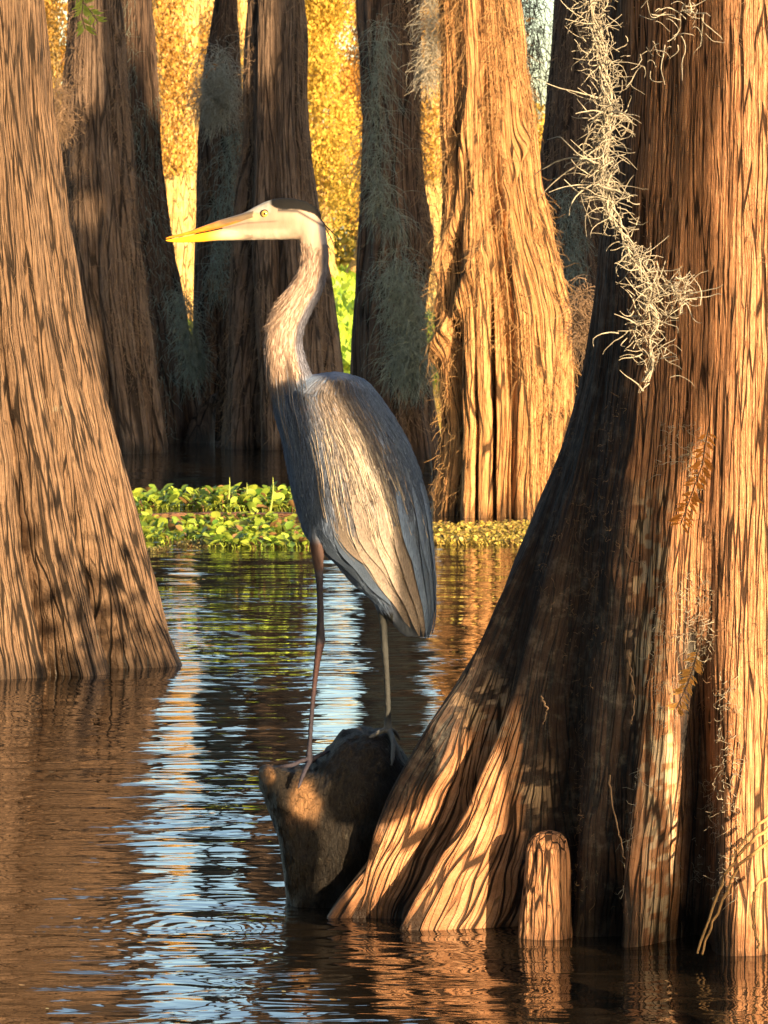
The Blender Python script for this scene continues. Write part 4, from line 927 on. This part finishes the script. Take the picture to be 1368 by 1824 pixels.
me_parts.append(strands(ml[50:62], 16, .10, .0016, 3, droop=.25, curl=.5, spread=.010, dir0=(-.8, 0, -.3)))
me_parts.append(strands(line([(1150, 500), (1190, 520), (1215, 500), (1222, 540)], YM, 20), 60, .05, .0010, 4, droop=.1, curl=.9, spread=.010))
me_parts.append(strands(line([(1165, 520), (1130, 560), (1118, 600)], YM, 12), 26, .05, .0014, 44, droop=.2, curl=.8, spread=.010))
me_parts.append(strands(ml[30:46], 14, .085, .0015, 5, droop=.2, curl=.6, spread=.010, dir0=(-.8, 0, .1)))
v, q, t = merge(me_parts)
tag(obj('spanish_moss', mesh_np('spanish_moss', v, q, t), M_moss), 'long pale curly moss strand hanging in front of the big right trunk', 'moss')
v, q, t = merge([strands(line([(1180, -30), (1215, 10), (1225, 60)], 5.5, 14), 30, .06, .0013, 6, droop=.35, curl=.9, spread=.02), strands(line([(1240, -30), (1180, 20), (1165, 80), (1160, 120)], 5.5, 14), 16, .04, .0011, 61, droop=.3, curl=.9, spread=.008)])
tag(obj('spanish_moss', mesh_np('spanish_moss', v, q, t), M_moss), 'small wispy moss tuft at the top edge, right of the long strand', 'moss')
# limb above the picture that carries both
pth = np.array([[.80, 7.25, 2.25], [.72, 6.8, 2.15], [.60, 6.3, 2.02], [.48, 5.8, 1.90], [.36, 5.35, 1.80], [.27, 5.2, 1.78]])
vv, qq = tubes(pth[None], np.array([[.05, .04, .028, .02, .012, .006]]), 10); mm = mesh_np('limb', vv, qq); attr(mm, 'grain', vv); obj('limb', mm, M_near, right)

def moss(label, pts, Y, n, L, rad, seed, mat, spread=.03, droop=.9, curl=.5, steps=8):
    v, q = strands(line(pts, Y, 30), n, L, rad, seed, droop=droop, curl=curl, spread=spread, steps=steps)
    return tag(obj('moss_clump', mesh_np('moss_clump', v, q), mat), label, 'moss', 'moss clumps on the dark trunks')
moss('blue-grey moss fringe on the right edge of the dark trunk under the bill', [(322, 520), (334, 580), (344, 620), (350, 660)], 23.6, 900, .15, .0022, 12, M_mossg, spread=.035)
moss('large pale grey-green moss clump high on the trunk above the bill', [(385, 110), (395, 160), (378, 200), (372, 150)], 24.2, 1300, .16, .0024, 13, M_moss, spread=.06)
moss('thin grey moss trailing down the mossy trunk above the bill', [(420, 230), (405, 330), (392, 420), (385, 520)], 24.2, 600, .2, .0020, 14, M_mossg, spread=.04)
moss('grey moss beard on the lower half of the dark trunk behind the back', [(700, 470), (725, 540), (735, 600), (725, 660), (740, 620)], 20.5, 2000, .2, .0018, 15, M_mossg, spread=.055)
moss('thin moss trail on the upper dark trunk behind the heron\'s back', [(680, 40), (672, 200), (668, 330), (700, 400)], 20.5, 700, .22, .0016, 16, M_mossg, spread=.03)
moss('pale hanging moss lit by sun at the top, left of the orange tree', [(768, -40), (770, 40), (768, 100), (762, 140)], 19.0, 800, .14, .0020, 17, M_moss, spread=.022)
moss('pinkish grey moss between the orange tree and the big right trunk', [(1035, 520), (1045, 570), (1035, 610)], 15.5, 420, .12, .0018, 18, M_mossb, spread=.03, curl=1.0)
moss('grey moss wisps on the shaded trunk beside the orange tree', [(1010, 340), (1020, 430), (1015, 500)], 23.9, 500, .16, .0018, 19, M_mossg, spread=.05)
moss('lacy dark moss curtain hanging in the bright sky gap at the top', [(935, -40), (950, 30), (945, 100), (955, 160)], 26.0, 420, .3, .0028, 20, M_twig, spread=.06, droop=1.4)
moss('moss tuft in the gap between the left trunk and its neighbour', [(92, 150), (102, 200), (105, 240)], 20.0, 500, .14, .0018, 25, M_mossb, spread=.03, curl=.9)

def fibres(tr, n, L, rad, seed, mat, a0=182, a1=358, zlo=.05, zhi=3.0, droop=1.0, curl=.35, bias=None):
    e, X, Yy, Z = tr; r = np.random.default_rng(seed); nr, nc = X.shape
    zi = np.where((Z[:, 0] > zlo) & (Z[:, 0] < zhi))[0]
    i = r.choice(zi, n); j = r.integers(int(nc * a0 / 360), int(nc * a1 / 360), n) % nc
    if bias is not None:
        w_ = noise(np.stack([j / nc * bias[0], i / nr * bias[1], 0. * i], -1), seed); k = w_ > bias[2]; i, j = i[k], j[k]
    a = np.stack([X[i, j], Yy[i, j], Z[i, j]], -1)
    c_ = np.array([e.location[0], e.location[1], 0]); out = a - c_; out[:, 2] = 0; out /= np.linalg.norm(out, axis=1, keepdims=True)
    a = a + out * .003; m_ = len(a); steps = 6
    d = out * .5 + r.normal(size=(m_, 3)) * .4 + np.array([0, 0, -droop]); d /= np.linalg.norm(d, axis=1, keepdims=True)
    ln = L * r.uniform(.4, 1.3, (m_, 1)) / (steps - 1); p = a; pp = [a]
    for s_ in range(steps - 1):
        d = d + r.normal(size=(m_, 3)) * curl - out * .06 + np.array([0, 0, -.15]); d /= np.linalg.norm(d, axis=1, keepdims=True); p = p + d * ln; pp.append(p)
    v, q = tubes(np.stack(pp, 1), rad * r.uniform(.6, 1.2, (m_, 1)) * np.linspace(1, .4, steps)[None], 3)
    return tag(obj('bark_fibres', mesh_np('bark_fibres', v, q), mat, e), None, None, kind='stuff')
bpy.context.view_layer.update()
fibres(t6, 5200, .09, .0016, 400, M_mosso, bias=(14, 5, .05), zhi=2.9)
fibres(t5, 4200, .14, .0018, 401, M_mossb, bias=(10, 4, .0), zhi=3.0)
fibres(t4, 2600, .12, .0018, 402, M_mossb, bias=(10, 4, .15), zhi=3.0)
fibres(t3, 2200, .13, .0018, 403, M_mossb, bias=(8, 4, .0), zhi=3.0)
fibres(t2a, 2600, .12, .0018, 404, M_mossb, bias=(10, 4, .1), zhi=3.0)
fibres(t2b, 2200, .12, .0018, 405, M_mossg, bias=(8, 4, .0), zhi=3.0)
fibres(t7, 1600, .12, .0018, 406, M_mossb, zhi=3.0)
fibres(lt, 1600, .035, .0006, 407, M_mossb, bias=(14, 6, .1), zhi=1.9)
fibres((right, RX, RY, RZ), 4600, .022, .00055, 408, M_mossb, a0=178, a1=300, zhi=1.95, bias=(30, 12, .1), curl=.8, droop=.3)
fibres((right, RX, RY, RZ), 1500, .04, .0007, 409, M_moss, a0=236, a1=262, zlo=.1, zhi=1.0, bias=(60, 14, .15), curl=.9, droop=.4)

# rootlets and twigs clinging to the big tree
def clingers(lst, Y, rad, name, label, cat, mat, par=None, group=None):
    ps = []
    for pts in lst:
        a = np.array(pts, float); t = np.linspace(0, len(a) - 1, 24); x = np.interp(t, range(len(a)), a[:, 0]); y = np.interp(t, range(len(a)), a[:, 1])
        k = np.ones(5) / 5; x[2:-2] = np.convolve(x, k, 'valid'); y[2:-2] = np.convolve(y, k, 'valid')
        r_ = np.random.default_rng(int(a[0, 0])); x += r_.normal(size=24) * 1.3
        yy = Y if np.isscalar(Y) else np.interp(t / (len(a) - 1), [0, 1], Y)
        ps.append(np.array([P(q1, q2, q3) for q1, q2, q3 in zip(x, y, np.broadcast_to(yy, 24))]))
    v, q = tubes(np.array(ps), np.tile(np.linspace(rad, rad * .6, 24), (len(ps), 1)), 6)
    o = obj(name, mesh_np(name, v, q), mat, par)
    if label: o['label'] = label
    if cat: o['category'] = cat
    return o
for one in ([[(1375, 1470), (1330, 1505), (1295, 1550), (1272, 1610), (1243, 1698)], [(1380, 1490), (1345, 1520), (1310, 1545), (1290, 1600), (1262, 1660), (1250, 1700)], [(1385, 1440), (1350, 1470), (1322, 1500), (1302, 1530)], [(1372, 1560), (1345, 1580), (1340, 1630), (1350, 1690)]]): clingers([one], (6.73, 6.68), .0036, 'rootlet', None, None, M_mosso, right)
for one in ([[(1085, 1380), (1092, 1440), (1104, 1490), (1112, 1530)], [(1118, 1170), (1132, 1240), (1126, 1290)], [(962, 1240), (975, 1262), (968, 1290)], [(1112, 970), (1125, 1000), (1140, 1002)]]): clingers([one], (6.86, 6.84), .002, 'rootlet', None, None, M_mossb, right)

def spray(label, pts, Y, tone, seed, n=60, size=.02, name='cypress_twig'):
    r = np.random.default_rng(seed); ax = line(pts, Y, 40)
    e = empty(name, ax[0], label, 'twig')
    vv, qq = tubes(ax[None], np.full((1, 40), .0012), 4); obj('stem', mesh_np('stem', vv, qq), M_twig, e)
    i = r.integers(2, 40, n); side = np.where(r.random(n) < .5, -1, 1)[:, None]
    T = np.gradient(ax, axis=0)[i]; T /= np.linalg.norm(T, axis=1, keepdims=True); Bn = np.cross(T, [0, 1, 0])
    d = Bn * side + T * .7 + r.normal(size=(n, 3)) * .18; d /= np.linalg.norm(d, axis=1, keepdims=True)
    L = size * r.uniform(.5, 1.2, (n, 1)); u = np.cross(d, [0, 1, 0.2]); W = L * .11
    a = ax[i]; v = np.stack([a, a + d * L * .5 + u * W, a + d * L, a + d * L * .5 - u * W], 1).reshape(-1, 3)
    me = mesh_np('leaves', v, np.arange(4 * n).reshape(-1, 4), smooth=False); attr(me, 'tint', np.repeat(np.array(tone) * r.uniform(.7, 1.2, (n, 1)), 4, axis=0), 'FLOAT_COLOR')
    obj('leaves', me, M_leafg, e)
spray('yellow-green cypress sprig hanging into the top left corner', [(138, -30), (148, 0), (146, 30), (152, 52)], 9.0, (.55, .60, .10), 1, 60, .03)
spray('second yellow-green sprig at the top edge, right of the first', [(128, -30), (140, -5), (160, 18), (174, 38)], 9.05, (.55, .60, .10), 2, 50, .028)
spray('dry orange cypress sprig on the right trunk at mid height', [(1262, 760), (1250, 830), (1232, 880), (1212, 935)], 6.62, (.62, .26, .05), 3, 90, .026)
spray('dry orange cypress sprig low on the right trunk', [(1245, 1150), (1235, 1190), (1222, 1225), (1205, 1262)], 6.62, (.62, .34, .09), 4, 70, .022)
spray('thin dead twig crossing the pale far trunk above the bill', [(395, 110), (345, 150), (310, 180), (285, 215)], 21.5, (.25, .13, .05), 5, 20, .03)

# ------------------------------------------------------------------ floating plants
def paddles(name, xmin, xmax, y0, y1, n, size, hmax, tone, tone2, seed, holes=.0, stems=True):
    r = np.random.default_rng(seed); m_ = n * 3
    pyv = r.uniform(y0, y1, m_); pxv = r.uniform(xmin, xmax, m_); Y = H * F / (pyv - HY); X = (pxv - 684) / F * Y
    cl = fbm(np.stack([X * 3.0, Y * 1.2, 0 * X], -1), 3, seed); k = np.where(cl > holes)[0][:n]
    X, Y, cl = X[k], Y[k], cl[k]; n = len(k)
    hgt = hmax * (.2 + .8 * r.random(n)) * np.clip(.5 + 1.5 * (cl - holes), .3, 1.2)
    base = np.stack([X, Y, np.full(n, .0)], 1); az = r.uniform(0, 6.28, n); lean = r.uniform(.1, .8, n)
    up = np.stack([np.cos(az) * lean, np.sin(az) * lean, np.ones(n)], 1); up /= np.linalg.norm(up, axis=1, keepdims=True)
    top = base + up * hgt[:, None]
    tilt = np.stack([np.cos(az), np.sin(az), r.uniform(-.3, 1.2, n)], 1); tilt /= np.linalg.norm(tilt, axis=1, keepdims=True)
    sd_ = np.cross(tilt, np.stack([r.normal(size=n) * .3, r.normal(size=n) * .3, np.ones(n)], 1)); sd_ /= np.linalg.norm(sd_, axis=1, keepdims=True); nn_ = np.cross(sd_, tilt)
    S_ = size * r.uniform(.3, 1.25, n)[:, None]
    shp = [(0, 0, 0), (.35, .38, .1), (.75, .42, .12), (1.05, .2, .0), (1.12, 0, -.06), (1.05, -.2, .0), (.75, -.42, .12), (.35, -.38, .1), (.6, 0, -.05)]
    v = np.stack([top + tilt * S_ * a + sd_ * S_ * b + nn_ * S_ * c for a, b, c in shp], 1)
    tri = np.array([[8, i, i + 1] for i in range(7)] + [[8, 7, 0]])
    f = (tri[None] + (np.arange(n) * 9)[:, None, None]).reshape(-1, 3)
    tn = np.array(tone)[None] * (1 - r.random((n, 1))) + np.array(tone2)[None] * r.random((n, 1)); tn = tn * r.uniform(.7, 1.2, (n, 1))
    br_ = r.random(n) < .10; tn[br_] = np.array([.30, .17, .06]) * r.uniform(.6, 1.2, (br_.sum(), 1))
    vs = v.reshape(-1, 3); cs = np.repeat(tn, 9, axis=0)
    pth = np.stack([base, (base + top) / 2 + r.normal(size=(n, 3)) * .006, top], 1); tv, tq = tubes(pth, np.tile([.003, .003, .002], (n, 1)), 3)
    V = np.concatenate([vs, tv]); C_ = np.concatenate([cs, np.repeat(tn * .9, 9, axis=0)])
    me = mesh_np(name, V, tq + len(vs), f); attr(me, 'tint', C_, 'FLOAT_COLOR'); return obj(name, me, M_hyac)
g1, g2 = (.10, .24, .03), (.50, .54, .06)
o = paddles('water_hyacinth', 225, 560, 884, 912, 800, .052, .058, g1, g2, 81, .10); tag(o, 'bright green hyacinth mat behind the heron\'s legs, rear band', 'floating plants', kind='stuff')
o = paddles('water_hyacinth', 245, 558, 928, 976, 900, .044, .036, g1, g2, 82, .15); tag(o, 'bright green hyacinth mat nearest the heron, front band', 'floating plants', kind='stuff')
o = paddles('pondweed', 768, 950, 936, 972, 2200, .018, .02, (.50, .42, .06), (.62, .42, .12), 83, -.15); tag(o, 'yellowish floating weed at the foot of the orange tree', 'floating plants', kind='stuff')
o = paddles('pondweed', 240, 560, 965, 1000, 900, .014, .008, (.20, .20, .06), (.30, .22, .08), 84, .0); tag(o, 'fine brownish weed fringe along the front of the hyacinth mat', 'floating plants', kind='stuff')
for lb, (x, y, h_) in {'tall upright green stem left in the hyacinth mat': (405, 905, 55), 'tall pale green stem right in the hyacinth mat': (478, 925, 75), 'leaning pale stem at the middle of the hyacinth mat': (436, 905, 45)}.items():
    Y = H * F / (y - HY); b0 = P(x, y, Y); pth = np.array([b0 + np.array([.012 * math.sin(t_ * 2) * (1 if x < 450 else 2), 0, t_ * h_ / F * Y]) for t_ in np.linspace(0, 1, 6)])
    vv, qq = tubes(pth[None], np.array([[.006, .006, .005, .004, .003, .001]]), 5); me = mesh_np('plant_stem', vv, qq); attr(me, 'tint', np.tile([.45, .52, .10], (len(vv), 1)), 'FLOAT_COLOR')
    tag(obj('plant_stem', me, M_hyac), lb, 'plant stem')
def log(label, x0, x1, y, hpx, mat, seed, name='floating_log'):
    Y = H * F / (y - HY); xs_ = np.linspace(x0, x1, 40); r_ = []
    for i, x in enumerate(xs_):
        k = math.sin(math.pi * (i + .7) / 40.4) ** .35; c = P(x, y, Y); c[2] = .0; rad = hpx / F * Y * k * (1 + .25 * math.sin(i * .9 + seed) * .5)
        r_.append(ell(c[0], c[1] + .01 * math.sin(i * .4), c[2], rad, rad * 1.6, k=14))
    v, q, t = loft(r_); me = mesh_np(name, v, q, t); attr(me, 'grain', v[:, [1, 2, 0]]); tag(obj(name, me, mat), label, 'log')
log('reddish floating log lying between the two bands of hyacinth', 240, 600, 919, 7, M_near, 1)
log('thin dark floating stick in front of the dark trunks at left', 222, 300, 792, 3, M_left, 2)
log('small pale floating stick under the mossy dark trunks', 345, 400, 788, 2, M_left, 3)
bs = empty('broken_stump', P(380, 760, 24) * [1, 1, 0], 'low broken stump with a pinkish end between the dark trunks at left', 'stump')
vs_ = chain([(0, 0, 0, 1, 1), (1, 1, 0, 1, 1)], 2, 6)
pth = np.array([P(352, 800, 24), P(360, 760, 24), P(370, 728, 24), P(384, 712, 23.95), P(394, 703, 23.9)]); vv, qq = tubes(pth[None], np.array([[.12, .09, .06, .04, .025]]), 12)
me = mesh_np('stump', vv, qq); attr(me, 'grain', vv); obj('trunk', me, M_dark, bs)

# fallen leaves afloat
fl_r = np.random.default_rng(5); spots = []
while len(spots) < 14:
    x, y = fl_r.uniform(20, 1340), 1010 + 790 * fl_r.random() ** .8
    if (x < 400 and y < 1230) or (x > 560 and 1200 < y < 1700) or (x > 850): 
        if not y > 1720: continue
    spots.append((x, y))
M_fl = vcol_mat('fallen_leaf', .6, .3)
pr_ = None
for i, (x, y) in enumerate(spots):
    if i < 3:
        a = np.linspace(0, 1, 7); w_ = np.sin(a * math.pi) ** .8 * .3; vv = np.concatenate([np.stack([a - .5, w_, .12 * (a - .5) ** 2 + .03 * i * w_], 1), np.stack([a - .5, -w_, .12 * (a - .5) ** 2], 1)]) * .016
        qq = np.array([[k, k + 1, k + 8, k + 7] for k in range(6)]); me = mesh_np('floating_leaf', vv, qq); attr(me, 'tint', np.tile([(.42, .24, .07), (.30, .15, .06), (.45, .38, .16)][i], (14, 1)), 'FLOAT_COLOR'); me.materials.append(M_fl)
        pr_ = (pr_ or []) + [me]
    o = bpy.data.objects.new('floating_leaf', pr_[i % 3]); COL.objects.link(o); Y = H * F / (y - HY); o.location = ((x - 684) / F * Y, Y, .003); o.rotation_euler = (0, 0, fl_r.uniform(0, 6.28)); o.scale = [fl_r.uniform(.5, 1.3)] * 3
    tag(o, 'tiny fallen leaf afloat on the dark open water', 'leaf', 'fallen leaves afloat on the open water')
